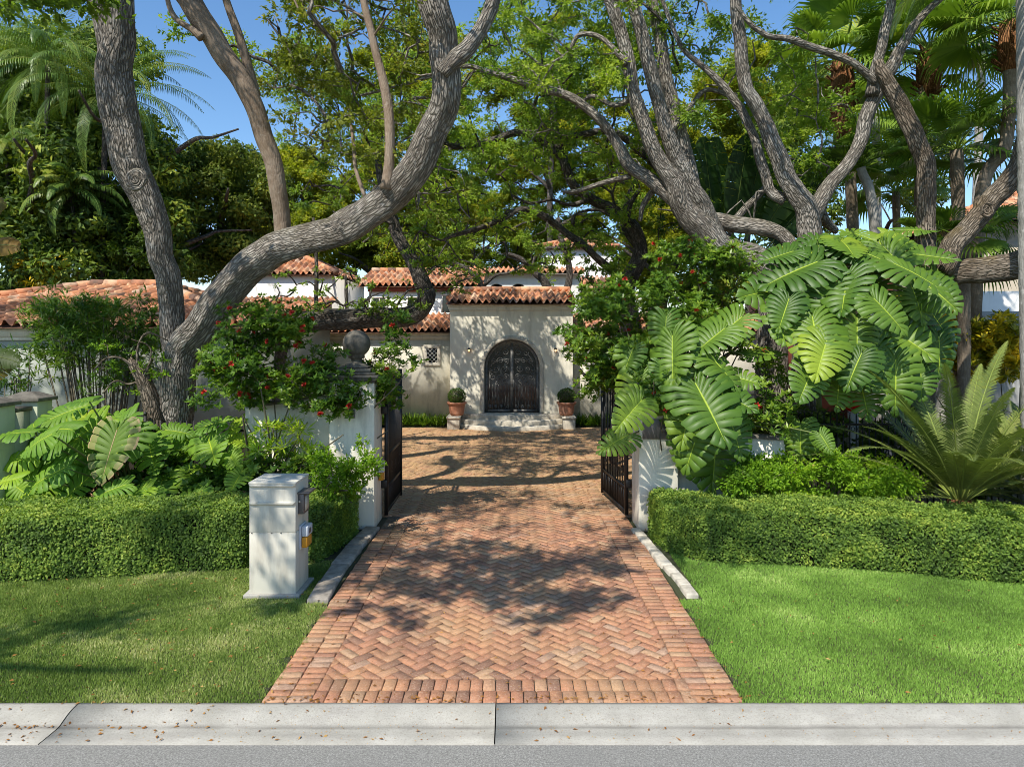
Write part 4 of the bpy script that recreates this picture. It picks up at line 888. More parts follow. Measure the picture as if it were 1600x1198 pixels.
pot(-1.93,'terracotta planter holding a clipped ball, on the plinth nearer the lattice window'); pot(1.90,'terracotta planter holding a clipped ball, on the plinth nearer the flowering shrub')

# garage wing at left
GT = thing('garage_house', (-12.4,16,0), 'low building with hipped terracotta roof behind the bamboo clump and oak', 'building')
m = MB(); m.box(-16.2,-6.4,16,24,0,3.42); m.build('wall', simple('stucco_shade', (.33,.35,.29), .85, .06, 2, bump=.2, bscale=40, dirt=(.33,.34,.3), dirt_amt=.4), GT)  # wall colour darkened to stand for the tree shade on it
m = MB(); m.box(-16.22,-6.38,15.95,15.999,3.1,3.17); m.box(-16.25,-6.35,15.92,15.999,3.172,3.42); m.build('cornice', M['stucco'], GT)
m = MB(); hip(m, -16.3,-6.3,16,24,3.46,1.22,.35); m.build('roof', M['tile'], GT)
# neighbour's house at right
NT_ = thing('neighbour_house', (18,22,0), 'pale house with tiled eave beyond the fan palms at far right', 'house')
m = MB(); m.box(15.4,27,22.3,30,0,6.95); m.build('upper_wall', simple('tan_stucco', (.4,.35,.27), .85, .07), NT_); m = MB(); hip(m, 15.4,27,22.3,30,7.0,1.6,.6); m.build('roof', M['tile'], NT_)
m = MB(); m.box(11.9,15.38,19.0,26,0,4.45); m.build('lower_wall', M['stucco_white'], NT_); m = MB(); m.box(11.7,24,18.2,18.4,0,3.86); m.build('yard_wall', simple('grey_render', (.42,.42,.4), .9, .12, dirt=(.15,.15,.14), dirt_amt=.8), NT_)
m = MB(); m.box(10.4,13.6,24,30,0,6.1); m.build('rear_wall', M['wood_red'], NT_); m = MB(); hip(m, 10.4,13.6,24,30,6.12,.5,.5); m.build('rear_roof', M['tile'], NT_)
# red-topped post by the fence
t = thing('marker_post', (6.0,12.9,0), 'white post with a round red cap behind the iron fence', 'post')
px_ = (1333-CX)*12.9/F; t.location.x = px_
m = MB(); m.bar((px_,12.9,0),(px_,12.9,1.78),.15,.12); m.build('post', M['post_white'], t)
m = MB(); m.tube([(px_,12.82,1.93),(px_,12.9,1.93),(px_,12.96,1.93)], [.15,.17,.15], 20); m.build('cap', M['red'], t, smooth=False)
# small path light at wing wall
t = thing('path_light', (-4.0,24.2,0), 'small dark garden spike light in front of the wing wall', 'lamp')
m = MB(); m.tube([(-4.0,24.2,0),(-4.0,24.2,.62)], .02, 8); m.build('stake', M['iron'], t); m = MB(); m.lathe([(.0,.92),(.09,.80),(.10,.74),(.05,.66),(0,.62)], (-4.0,24.2,0), 12); m.build('lamp_head', M['iron'], t)
# ================================================================== TREES
# ---- left oak
lim = [
 dict(p=[(262,820,84),(266,740,74),(270,680,66),(280,600,60),(290,545,62),(318,505,62),(360,450,60),(400,407,62),(440,388,62),(500,370,60),(560,345,62),(610,308,64),(650,258,62),(680,200,58),(696,150,55),(696,100,53),(690,50,52),(676,0,54),(655,-70,50),(620,-180,42),(560,-300,30)], D=(13.0,9.6)),
 dict(p=[(276,640,50),(276,560,48),(268,500,46),(262,440,47),(252,395,48),(238,340,54),(214,275,60),(192,210,60),(180,140,62),(181,80,58),(186,30,52),(190,-30,48),(196,-120,42),(170,-260,30)], D=(13.0,11.5)),
 dict(p=[(172,120,44),(168,70,34),(152,15,28),(130,-50,26),(90,-150,20)], D=(12.3,11.6)),
 dict(p=[(690,116,30),(712,92,36),(737,68,33),(760,30,30),(772,-10,29),(795,-90,22)], D=(10.55,10.8)),
 dict(p=[(500,372,40),(540,352,58),(590,322,50)], D=(11.95,11.55)), dict(p=[(286,560,40),(300,530,66),(330,490,50)], D=(12.9,12.7)),
]
clA = (region(570,110,160,150,11,15,80,.35,.6,1)+region(470,60,90,90,11,14,16,.3,.5,2)+region(640,330,110,60,12,14,10,.25,.4,11)
      +wregion(-8.5,-.5,3.2,8.5,7.6,10,46,.5,.95,3)+wregion(-9,-1,9,13,10.3,12.5,22,.6,1.0,4)+wregion(-16,-8,7.5,13,9.2,11.5,64,.6,1.0,5))
oak('oak_tree', 'massive forked oak with knotted leaning trunk rising left of the mailbox column', 'tree', lim, clA, M['oakleaf_d'], M['bark'], L=.10, W=.042, per=170, seed=11, twig=.015, wiggle=.3, lump=.13, tone=.0, foot=P(262,820,13))
# smooth stem grafted on the oak's limb reads as its own trunk
lim = [
 dict(p=[(443,392,36),(441,340,33),(432,280,33),(415,220,34),(395,160,36),(365,110,40),(335,60,42),(300,10,45),(270,-40,42),(220,-140,34)], D=(12.1,11.2)),
 dict(p=[(400,150,20),(385,95,18),(368,40,16),(350,-10,14),(330,-90,9)], D=(11.9,11.5)),
 dict(p=[(315,60,18),(298,45,13),(275,30,11),(263,5,9),(258,-40,7)], D=(11.4,11.2)),
 dict(p=[(603,296,24),(610,225,20),(605,160,19),(592,100,17),(580,50,16),(568,0,14),(560,-70,10)], D=(11.0,11.0)),
 dict(p=[(570,308,8),(556,265,8),(552,220,7),(545,170,5)], D=(11.2,11.6)),
]
oak('tree_limb', 'smooth brown upright shoots rising from the big curved oak limb', 'tree', lim, region(500,-30,200,60,10,11.5,12,.3,.5,6), M['oakleaf_d'], M['bark_smooth'], L=.10, W=.042, per=150, seed=12, lump=.05, foot=P(443,392,12.1))
_o = [x for x in bpy.data.objects if x.name == 'oak_tree'][0]; _l = [x for x in bpy.data.objects if x.name == 'tree_limb'][0]
for _c in list(_l.children):
    _c.name = 'smooth_limb' if _c.name.startswith('trunk') else 'limb_foliage'; _c.parent = _o; _c.location = -_o.location
    if _c.name == 'smooth_limb': _c['label'] = 'smooth brown upright shoots rising from the curved limb'
bpy.data.objects.remove(_l)
# knot rings on the trunk
m = MB()
for (px, py, D, r) in ((213,281,11.55,.145),):
    c = P(px,py,D)
    for k, (ra, th) in enumerate(((r,.045),(r*.66,.03),(r*.4,.02))):
        q = np.linspace(0, 2*math.pi, 22); pts = np.c_[c[0]+ra*np.cos(q)*(1+.08*np.sin(3*q)), np.full(22,c[1]-.02*k), c[2]+ra*1.05*np.sin(q)]; m.tube(pts, th*(1+.15*np.sin(2*q)), 8, 0, cap=False)
o = m.build('knot', M['bark'], None, smooth=True); o.parent = [x for x in bpy.data.objects if x.name == 'oak_tree'][0]; o.location = -o.parent.location
# old mossy stump with trailing twigs beside the left oak
lim = [dict(p=[(262,800,50),(255,720,44),(243,650,36),(226,600,28),(212,574,20),(203,560,8)], D=(12.4,12.2)),
       dict(p=[(215,580,8),(190,560,5),(165,560,4),(145,580,3)], D=(12.2,11.9)), dict(p=[(218,585,8),(215,545,5),(230,520,4),(262,532,3)], D=(12.2,12.0)),
       dict(p=[(222,595,8),(200,600,4),(180,595,3),(160,615,3)], D=(12.2,11.9)), dict(p=[(225,590,8),(236,560,4),(232,540,3),(205,530,2)], D=(12.2,11.9))]
oak('old_stump', 'short mossy leaning stump with wispy trailing twigs beside the left oak', 'stump', lim, region(195,568,62,44,11.9,12.4,20,.14,.26,21), M['jasmine'], M['bark_brown'], L=.06, W=.022, per=420, seed=13, twig=.006, foot=P(262,800,12.4))
# ---- right centre oak with many limbs
Dp = 14.5
lim = [
 dict(p=[(1205,700,64),(1205,560,60),(1205,450,56),(1185,412,52),(1150,398,52),(1118,380,52),(1090,350,50),(1066,318,40),(1052,285,36),(1032,252,32),(1012,215,30),(1000,175,28),(987,135,26),(980,85,25),(968,40,24),(950,-5,22),(930,-70,18),(900,-150,10)], D=(14.5,13.6)),
 dict(p=[(1130,395,46),(1112,365,42),(1096,320,38),(1078,290,34),(1058,250,32),(1040,200,28),(1026,150,26),(1016,105,25),(1002,50,24),(985,-5,22),(965,-80,16)], D=(14.3,13.2)),
 dict(p=[(1090,320,36),(1074,255,30),(1063,215,27),(1052,167,26),(1038,110,25),(1030,50,24),(1016,-5,22),(1005,-80,16)], D=(14.7,14.4)),
 dict(p=[(1075,330,34),(1045,305,28),(1013,279,25),(982,258,24),(966,227,21),(940,190,19),(900,157,17),(866,143,15),(800,124,13),(760,112,11),(720,104,9),(640,130,7),(560,150,5)], D=(14.2,14.8)),
 dict(p=[(1105,345,34),(1150,350,32),(1195,357,30),(1225,370,26),(1250,400,24)], D=(14.6,14.0)),
 dict(p=[(1143,350,16),(1160,330,14),(1182,308,14),(1200,290,12)], D=(14.5,14.5)),
 dict(p=[(1030,285,14),(1005,320,11),(1000,345,8)], D=(14.4,14.8)),
 dict(p=[(985,275,12),(945,285,10),(905,298,9),(880,300,6)], D=(14.4,15.2)),
 dict(p=[(995,150,12),(960,165,10),(925,150,9),(900,170,6)], D=(13.9,15)),
 dict(p=[(980,100,12),(940,60,10),(905,55,9),(885,85,7),(850,105,5)], D=(13.7,14.5)),
 dict(p=[(1048,205,12),(1080,165,9),(1105,140,9),(1150,155,7)], D=(14.3,15)),
]
clB = region(900,60,150,120,12.5,17.5,90,.35,.6,31)+region(1080,90,110,110,14,17.5,46,.35,.6,32)+region(940,220,120,90,15,18,40,.3,.5,33)+wregion(0,5.5,12,17,10.5,13,26,.6,1.0,34)+wregion(-1,5,7.5,12,8.6,10.5,5,.6,.9,35)
oak('oak_tree', 'many-stemmed grey oak leaning over the drive above the right gate pillar', 'tree', lim, clB, M['oakleaf'], M['bark'], L=.10, W=.045, per=170, seed=14, twig=.016, wiggle=.3, foot=P(1205,700,14.5))
# ---- right V-forked oak
lim = [
 dict(p=[(1262,700,52),(1260,560,50),(1262,440,48),(1266,360,46),(1256,320,42),(1240,295,36),(1222,262,33),(1204,215,30),(1190,180,28),(1172,150,27),(1162,120,26),(1156,60,25),(1150,0,22),(1146,-80,16)], D=(14.0,13.4)),
 dict(p=[(1262,380,40),(1270,335,32),(1297,290,27),(1326,254,26),(1347,213,27),(1357,173,27),(1372,140,26),(1392,108,24),(1404,80,20),(1427,43,18),(1447,18,15),(1475,-6,11),(1510,-40,7)], D=(14.0,13.4)),
 dict(p=[(1362,150,26),(1368,110,20),(1380,60,20),(1390,20,18),(1394,-20,15),(1398,-100,10)], D=(13.6,13.5)),
 dict(p=[(1368,130,18),(1352,112,15),(1320,93,15),(1280,77,14),(1233,62,13),(1200,56,11),(1170,35,9),(1150,10,6)], D=(13.5,13.2)),
 dict(p=[(1225,312,24),(1205,300,20),(1195,270,19),(1180,220,18),(1163,182,17),(1143,150,15),(1117,121,13),(1088,96,11),(1065,73,10),(1047,33,8),(1033,-5,7),(1010,-60,5)], D=(13.9,14.2)),
 dict(p=[(1275,320,20),(1290,345,18),(1305,360,14)], D=(14.0,15.0)),
]
clC = region(1275,215,80,90,14.6,17,52,.3,.5,41)+region(1220,140,70,120,14.6,17,34,.3,.5,42)+wregion(4,9,12,17,10.5,13,24,.6,1.0,43)+region(1130,330,40,40,14.5,16,2,.3,.4,44)
oak('forked_oak', 'grey oak splitting into a wide V above the great monstera', 'tree', lim, clC, M['oakleaf_y'], M['bark'], L=.10, W=.05, per=190, seed=15, twig=.015, wiggle=.28, style='spray', foot=P(1262,700,14))
# ---- far right oak with level limb
lim = [
 dict(p=[(1432,760,60),(1436,600,56),(1440,470,50),(1444,400,38),(1446,350,34),(1448,300,34),(1446,255,33),(1432,217,31),(1414,180,31),(1394,142,30),(1378,115,24),(1372,95,16)], D=(12.9,13.1)),
 dict(p=[(1440,470,52),(1462,432,48),(1500,424,46),(1545,422,48),(1600,408,52),(1680,380,56),(1800,350,60)], D=(12.8,11.8)),
 dict(p=[(1470,425,44),(1490,385,42),(1512,358,40),(1540,325,38),(1566,295,38),(1590,262,36),(1606,215,34),(1615,150,30),(1630,50,24)], D=(12.5,12.2)),
]
oak('oak_tree', 'oak with a thick level bark-furrowed limb leaving the right edge beneath fan palms', 'tree', lim, wregion(8,14,9,14,10,13,14,.6,1,51), M['oakleaf'], M['bark_brown'], L=.10, W=.045, per=150, seed=16, foot=P(1432,760,12.9))
m = MB(); c = P(1542,328,12.05)
for ra, th in ((.115,.028),(.06,.015)):
    q = np.linspace(0, 2*math.pi, 20); m.tube(np.c_[c[0]+ra*np.cos(q)*.85, np.full(20,c[1]), c[2]+ra*np.sin(q)], th, 8, cap=False)
o = m.build('pruned_knot', M['bark_brown'], None, smooth=True); par = [x for x in bpy.data.objects if x.name.startswith('oak_tree') and 'level' in x['label']][0]; o.parent = par; o.location = -par.location
# ---- courtyard oaks (dark limbs over the court)
D0 = 19.0
lim = [
 dict(p=[(985,640,46),(985,520,42),(978,460,36),(985,430,30),(1000,400,27),(998,372,24),(985,350,22),(955,325,20),(925,312,20),(898,292,19),(884,262,18),(876,235,16),(868,205,14),(862,170,11),(858,140,8)], D=(19,18.5)),
 dict(p=[(985,440,24),(965,430,17),(935,405,15),(912,383,14),(885,365,13),(862,345,13),(833,330,13),(810,328,12),(780,345,10),(745,357,9),(710,368,8),(690,376,5)], D=(19,17.5), bow=-.3),
 dict(p=[(882,250,16),(860,232,15),(830,210,14),(805,208,14),(775,218,14),(745,225,13),(715,230,11),(700,225,9),(670,215,6)], D=(18.6,17.4)),
 dict(p=[(862,215,14),(900,212,13),(940,205,14),(970,212,15),(1000,235,16),(1030,265,16)], D=(18.2,17.6)),
 dict(p=[(920,312,10),(890,320,8),(860,312,7),(830,318,6),(800,305,4)], D=(18.6,18)),
 dict(p=[(1000,390,18),(975,350,12),(985,300,11),(1000,270,9)], D=(19,19.5)),
 dict(p=[(1010,620,40),(1025,500,34),(1035,440,30),(1060,400,26),(1090,395,20)], D=(17.5,16.5)),
 dict(p=[(980,350,10),(985,320,9),(1000,295,7)], D=(18.4,18.2)),
 dict(p=[(895,350,8),(900,335,6),(935,328,6),(965,345,6)], D=(18.2,18.4)),
]
clE = region(820,300,200,90,17,21.5,120,.28,.5,61)+region(770,150,170,120,16,21,95,.35,.6,62)+region(950,330,60,60,18,21,22,.3,.45,63)+region(760,395,150,34,17.5,21,42,.2,.36,66)+region(930,385,60,30,18.5,20,14,.2,.34,67)+wregion(-4,4,14,21,8.6,11,44,.35,.65,64)
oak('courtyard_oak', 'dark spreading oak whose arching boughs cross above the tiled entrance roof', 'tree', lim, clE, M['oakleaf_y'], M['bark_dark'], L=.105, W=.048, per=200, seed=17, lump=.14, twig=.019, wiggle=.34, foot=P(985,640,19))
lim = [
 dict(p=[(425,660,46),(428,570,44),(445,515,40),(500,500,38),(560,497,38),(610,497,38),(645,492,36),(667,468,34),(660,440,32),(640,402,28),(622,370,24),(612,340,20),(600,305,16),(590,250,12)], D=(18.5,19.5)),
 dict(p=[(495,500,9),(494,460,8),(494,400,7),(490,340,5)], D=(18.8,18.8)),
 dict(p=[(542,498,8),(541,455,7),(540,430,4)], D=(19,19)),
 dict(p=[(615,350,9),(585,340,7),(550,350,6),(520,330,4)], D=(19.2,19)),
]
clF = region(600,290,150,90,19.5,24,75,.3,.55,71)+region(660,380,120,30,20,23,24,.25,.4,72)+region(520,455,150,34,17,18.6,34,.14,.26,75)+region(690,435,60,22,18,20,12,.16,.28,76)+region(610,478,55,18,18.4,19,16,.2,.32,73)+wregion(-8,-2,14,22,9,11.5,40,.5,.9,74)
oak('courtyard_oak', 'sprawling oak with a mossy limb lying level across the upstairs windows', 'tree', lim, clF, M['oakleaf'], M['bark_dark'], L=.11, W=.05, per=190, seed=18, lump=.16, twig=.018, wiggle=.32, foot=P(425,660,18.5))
lim = [dict(p=[(880,560,18),(880,470,15),(888,445,14),(890,420,13),(884,395,13),(876,370,11),(872,340,8)], D=(27,26.5)), dict(p=[(876,388,8),(855,388,7),(838,398,6),(830,420,4)], D=(26.7,26.5)),
       dict(p=[(860,560,22),(858,470,18),(850,440,15),(835,425,12),(815,405,9),(790,395,6)], D=(27.2,27)), dict(p=[(755,560,12),(752,450,10),(735,425,9),(712,412,8),(690,412,6),(672,424,4)], D=(27,26.8)),
       dict(p=[(752,450,8),(775,430,6),(800,425,5),(830,405,4)], D=(27,26.9))]
oak('patio_tree', 'slim curved trees growing behind the entrance roof before the white tower', 'tree', lim, region(780,395,90,28,26.4,29,22,.3,.55,81)+region(700,375,90,22,27,30,12,.35,.6,82)+region(850,430,30,14,27,28,5,.3,.4,83), M['oakleaf_y'], M['bark_dark'], L=.13, W=.06, per=130, seed=19, foot=P(880,560,27))
# ---- street oak behind the camera's left whose shade falls on the lawn and the drive
lim = [dict(p=[(0,0,1),(1,0,1)], D=(1,1))]
def world_tree(name, label, base, h, spread, clumps, lmat, bmat, nb=6, rad=.3, seed=1, lean=(0,0), **kw):
    g = np.random.default_rng(seed); b = V3(*base); pts = [b+V3(lean[0]*t+g.normal()*.15*t, lean[1]*t+g.normal()*.15*t, h*t) for t in np.linspace(0,1,6)]
    global limb_nodes; old = limb_nodes; paths = [np.c_[np.array(pts), np.linspace(rad, rad*.55, 6)]]
    for k in range(nb):
        a = k*2.4+g.random(); s = pts[3+k % 3]; L = spread*g.uniform(.6,1); rr = rad*.45
        paths.append(np.array([[*(s+V3(math.cos(a)*L*t, math.sin(a)*L*t, L*(.55*t+.15*math.sin(t*3)))+g.normal(size=3)*.12*t), rr*(1-.8*t)+.01] for t in np.linspace(0,1,6)]))
    limb_nodes = lambda lb: spline(lb['p'], 4)
    r = oak(name, label, 'tree', [dict(p=p) for p in paths], clumps, lmat, bmat, seed=seed, foot=(b[0],b[1],0), **kw); limb_nodes = old; return r
world_tree('street_oak', 'street-side oak whose leafy branch tips hang into the top left corner', (-13,1,0), 6.5, 6, region(60,-8,130,28,8.6,9.6,16,.25,.4,95)+wregion(-13,-7.8,-1.5,2.4,6.5,9,15,.4,.8,91)+wregion(-6.2,-1.8,2.7,5.3,7.2,8.2,74,.28,.5,93), M['oakleaf'], M['bark'], seed=92, L=.11, W=.055, per=280)
# ---- backdrop trees
g0 = np.random.default_rng(77)
def blob(cx,cy,rx,ry,D0,D1,n,r0,r1,seed): return region(cx,cy,rx,ry,D0,D1,n,r0,r1,seed)
world_tree('mango_tree', 'dense round-headed dark tree seen between the forks of the left oak', P(345,560,30)*V3(1,1,0), 7.5, 3, blob(340,330,95,105,29,32,110,.6,.95,101), M['mango'], M['bark_dark'], seed=101, L=.22, W=.10, per=170, style='ball', rad=.35)
world_tree('broadleaf_tree', 'very dark leafy tree behind the garage roof at far left', P(40,560,25)*V3(1,1,0), 7, 4, blob(60,330,110,130,24,27,85,.6,1.1,102), M['jungle'], M['bark_dark'], seed=102, L=.26, W=.11, per=120, style='ball')
world_tree('broadleaf_tree', 'shadowy tree between palms and the mango crown behind the left oak', P(220,560,27)*V3(1,1,0), 9, 4, blob(210,310,80,140,26,29,80,.6,1.1,103)+blob(110,150,120,120,27,30,60,.7,1.2,113), M['jungle'], M['bark_dark'], seed=103, L=.26, W=.11, per=120, style='ball')
world_tree('broadleaf_tree', 'layered leafy tree filling between the feather palms at left', P(95,560,26)*V3(1,1,0), 8, 3, blob(60,230,90,150,26,28.5,84,.45,.8,105)+blob(190,360,60,80,24.8,26.5,40,.4,.7,106)+blob(70,350,90,75,24.6,25.1,46,.35,.6,107), M['jungle'], M['bark_dark'], seed=105, L=.2, W=.075, per=150)
world_tree('yellow_leaved_shrub', 'small gold-speckled tree above the left end of the garage roof', P(55,560,24.6)*V3(1,1,0), 4, 1.5, blob(55,420,38,30,24.1,24.5,16,.35,.5,104), M['croton'], M['bark_dark'], seed=104, L=.2, W=.07, per=160, style='ball', rad=.12)
M['rear'] = leafmat('rear_tree_leaf', [(.07,.10,.014),(.16,.22,.03),(.28,.34,.04),(.45,.45,.07)], .5)
k = 0
for (px, py, rx, ry, D, n, mt, lab) in ((455,330,80,90,40,70,'rear','yellow-green rear tree beside the mango crown'),(600,330,90,80,44,64,'rear','rear tree seen through the curve of the great limb'),
        (740,300,90,110,46,73,'rear','rear tree above the ridge left of the white tower'),(880,280,90,100,48,67,'rear','rear tree towering behind the white tower'),
        (1030,280,100,110,42,80,'rear','rear tree behind the many-stemmed oak'),(560,385,150,36,46,60,'rear','low rear tree line tree peeping over the left roofs'),(800,390,150,40,52,70,'rear','low rear tree peeping over the central roofs'),(980,400,90,50,46,40,'rear','low rear tree beside the white tower'),(1170,210,80,130,38,64,'rear','rear tree behind the traveller palm'),(640,150,110,90,44,38,'rear','tall airy rear tree over the middle of the house'),(860,120,120,100,44,51,'rear','tall rear tree highest above the courtyard')):
    k += 1; world_tree('rear_tree', lab, P(px,560,D)*V3(1,1,0), max(5, P(px,py+ry,D)[2]), 5, blob(px,py,rx,ry,D-2,D+2.5,n,.8,1.5,110+k), M[mt], M['bark_dark'], seed=120+k, L=.20, W=.11, per=190, style='spray', group='rear trees behind the house', rad=.28)
# foliage mass around the oak bases at the right of the court
world_tree('leafy_shrub', 'glossy green shrub climbing between the courtyard oak trunks and the right pillar', P(960,640,17)*V3(1,1,0), 2.2, 1, blob(945,430,42,40,16.5,17.6,24,.22,.36,140)+blob(1060,345,50,60,17,18.5,18,.3,.45,142)+blob(1060,440,60,50,15.5,16.5,16,.25,.4,141), M['ixora'], M['bark_dark'], seed=141, L=.13, W=.05, per=170, rad=.08)

shrub_dark = world_tree('leafy_shrub', 'dark broadleaf shrub between the leaning oak trunks and giant monstera', P(1120,640,16.5)*V3(1,1,0), 2.5, 1, blob(1120,430,60,70,16,17.2,44,.28,.42,144)+blob(1230,430,60,70,15.6,16.6,24,.28,.42,145), M['jungle'], M['bark_dark'], seed=146, L=.16, W=.07, per=150, rad=.08, style='ball')
# ================================================================== PALMS
def palm_tree(name, label, base, top, rad, kind, n, L, seed, cat='palm', boots=0, mat='palm', bmat='palm_bark', lo=-.7, hi=1.3, leaf=.75, mid=None, spread=3.9, tone=0, pet=1.0, rings=True, group=None, azs=None, drp=None):
    g = np.random.default_rng(seed); base = np.asarray(base, float); top = np.asarray(top, float)
    t = thing(name, (base[0], base[1], 0), label, cat, group); m = MB()
    path = [base, *(mid or []), top]; palm_trunk(m, path if len(path) > 2 else [base, (base+top)/2+V3(.05,0,0), top], rad, rings); m.build('trunk', M[bmat], t, smooth=True)
    if boots:
        m = MB(); m.tube([top-V3(0,0,boots), top-V3(0,0,boots*.5), top+V3(0,0,.1)], [rad[-1]*1.3, rad[-1]*1.9, rad[-1]*1.5], 12, .2)
        for k in range(40):
            a = g.uniform(0,6.28); z = top[2]-boots*g.random(); p = V3(top[0],top[1],z); d = V3(math.cos(a),math.sin(a),0); m.bar(p+d*rad[-1]*1.2, p+d*rad[-1]*2.8+V3(0,0,.18), .06, .02)
        m.build('boots', M['boot'], t)
    m = MB()
    for k in range(n):
        a = (k*2.39996+g.uniform(-.3,.3)) if azs is None else azs[k % len(azs)]+g.uniform(-.25,.25); e = lo+(hi-lo)*((k+.5)/n)**.8+g.uniform(-.12,.12)
        if kind == 'fan':
            d = V3(math.cos(a)*math.cos(e), math.sin(a)*math.cos(e), math.sin(e)); fan(m, top, d, pet*g.uniform(.8,1.15), L*g.uniform(.85,1.1), 30, spread, .55+.5*(e < .1), g, tone=tone+(.15 if e > .6 else 0))
        else: frond(m, top+V3(0,0,.1), a, e, L*g.uniform(.85,1.1), (drp or 1.5)+g.uniform(-.2,.3), leaf, 46, .030, .1, .018, None, g, .35, 1.3)
    m.build('crown', M[mat], t); return t
# left pinnate palms
palm_tree('feather_palm', 'feather palm with long arching fronds against the blue sky behind the left oak', P(150,560,25.3)*V3(1,1,0), P(165,150,25.3), [.14,.10,.09], 'pin', 40, 4.3, 201, bmat='bark_dark', leaf=.62, lo=-.5, hi=1.2)
palm_tree('feather_palm', 'drooping feather palm filling the top left corner', P(60,560,25.2)*V3(1,1,0), P(75,100,25.2), [.12,.09,.08], 'pin', 40, 4.0, 202, bmat='bark_dark', leaf=.6, lo=-.6, hi=1.0)
palm_tree('feather_palm', 'low feather palm in shade above the garage roof', P(130,560,24.7)*V3(1,1,0), P(112,300,24.7), [.09,.07,.06], 'pin', 24, 2.3, 203, bmat='bark_dark', leaf=.5, lo=-.5, hi=.9)
palm_tree('feather_palm', 'feather palm tuft leaning over the garage roof just left of the oak trunk', P(20,560,24.6)*V3(1,1,0), P(10,230,24.6), [.09,.07,.06], 'pin', 22, 2.2, 204, bmat='bark_dark', leaf=.5, lo=-.5, hi=.9)
# right fan palms
GP = 'fan palms at the right'
palm_tree('fan_palm', 'fan palm with shaggy brown collar left of the V-forked oak top', P(1345,640,18)*V3(1,1,0), P(1316,95,18), [.17,.14,.15], 'fan', 26, 1.15, 211, boots=2.2, mat='fanpalm', lo=-.7, hi=1.2, pet=1.1, mid=[P(1330,300,18)], group=GP)
palm_tree('fan_palm', 'fan palm with orange brown collar just right of the V-forked oak top', P(1440,640,17)*V3(1,1,0), P(1452,85,17), [.14,.12,.15], 'fan', 28, 1.15, 212, boots=1.1, mat='fanpalm', lo=-.6, hi=1.2, pet=1.1, mid=[P(1438,260,17)], group=GP)
palm_tree('fan_palm', 'curving fan palm nearest the right edge with a fringe of brown boots', P(1515,640,15)*V3(1,1,0), P(1580,40,15), [.14,.13,.13], 'fan', 22, 1.1, 213, boots=1.0, mat='fanpalm', lo=-.6, hi=1.2, pet=1.0, mid=[P(1532,320,15), P(1572,220,15)], group=GP)
palm_tree('fan_palm', 'stocky fan palm with broad dark fans above the level oak limb', P(1500,640,16)*V3(1,1,0), P(1495,235,16), [.16,.14,.14], 'fan', 22, 1.15, 214, mat='fanpalm', lo=-.5, hi=1.2, pet=.9, tone=-.25, group=GP)
palm_tree('fan_palm', 'low young fan palm under the level oak limb near the white wall', P(1500,640,14.5)*V3(1,1,0), P(1505,372,14.5), [.14,.12,.12], 'fan', 16, .8, 215, mat='fanpalm', lo=-.7, hi=.8, pet=.7, tone=-.2, group=GP)
palm_tree('fan_palm', 'far fan palm with pale straight trunk seen right of the V-forked oak', P(1372,640,22)*V3(1,1,0), P(1368,170,22), [.14,.12,.11], 'fan', 16, .9, 216, mat='fanpalm', bmat='palm_grey', lo=-1.0, hi=.8, pet=.8, group=GP)
palm_tree('fan_palm', 'fan palm with leaning pale ringed stem low behind the monstera', P(1385,640,16)*V3(1,1,0), P(1345,262,16), [.13,.11,.10], 'fan', 12, .7, 217, mat='fanpalm', bmat='palm_grey', lo=-.3, hi=1, pet=.6, tone=-.1, mid=[P(1366,350,16)], group=GP)
palm_tree('fan_palm', 'distant fan palm with tall white trunk against open sky at upper right', P(1510,640,30)*V3(1,1,0), P(1535,55,30), [.2,.17,.16], 'fan', 20, 1.3, 218, mat='fanpalm', bmat='palm_grey', lo=-1.0, hi=1, pet=1.2, group=GP)
palm_tree('fan_palm', 'leafy fan palm seen low between forked oak and right oak trunk', P(1400,640,19)*V3(1,1,0), P(1400,300,19), [.13,.11,.1], 'fan', 18, .95, 219, mat='fanpalm', lo=-.6, hi=1, pet=.8, tone=-.2, group=GP)
world_tree('broadleaf_tree', 'dark leafy tree filling gaps behind the fan palms', P(1330,560,27)*V3(1,1,0), 6, 3, blob(1290,200,95,110,25,29,44,.5,.9,230)+blob(1440,220,60,110,26,29,20,.5,.9,231)+blob(1250,350,60,60,24,26,20,.5,.8,232), M['jungle'], M['bark_dark'], seed=230, L=.24, W=.10, per=110, style='ball')
t = thing('ringed_palm', (P(1606,560,11)[0],11,0), 'smooth ringed grey palm trunk cut by the right edge of the view', 'palm'); m = MB(); palm_trunk(m, [P(1618,820,11), P(1612,400,11), P(1608,200,11), P(1606,-120,11)], [.19,.17,.165,.16]); m.build('trunk', M['palm_grey'], t, smooth=True)
m = MB(); g = np.random.default_rng(9); top = P(1603,-120,11)
for k in range(14): frond(m, top, k*2.4, g.uniform(-.2,1.1), 2.6, 1.5, .6, 40, .045, .1, .02, None, g)
m.build('crown', M['palm'], t)
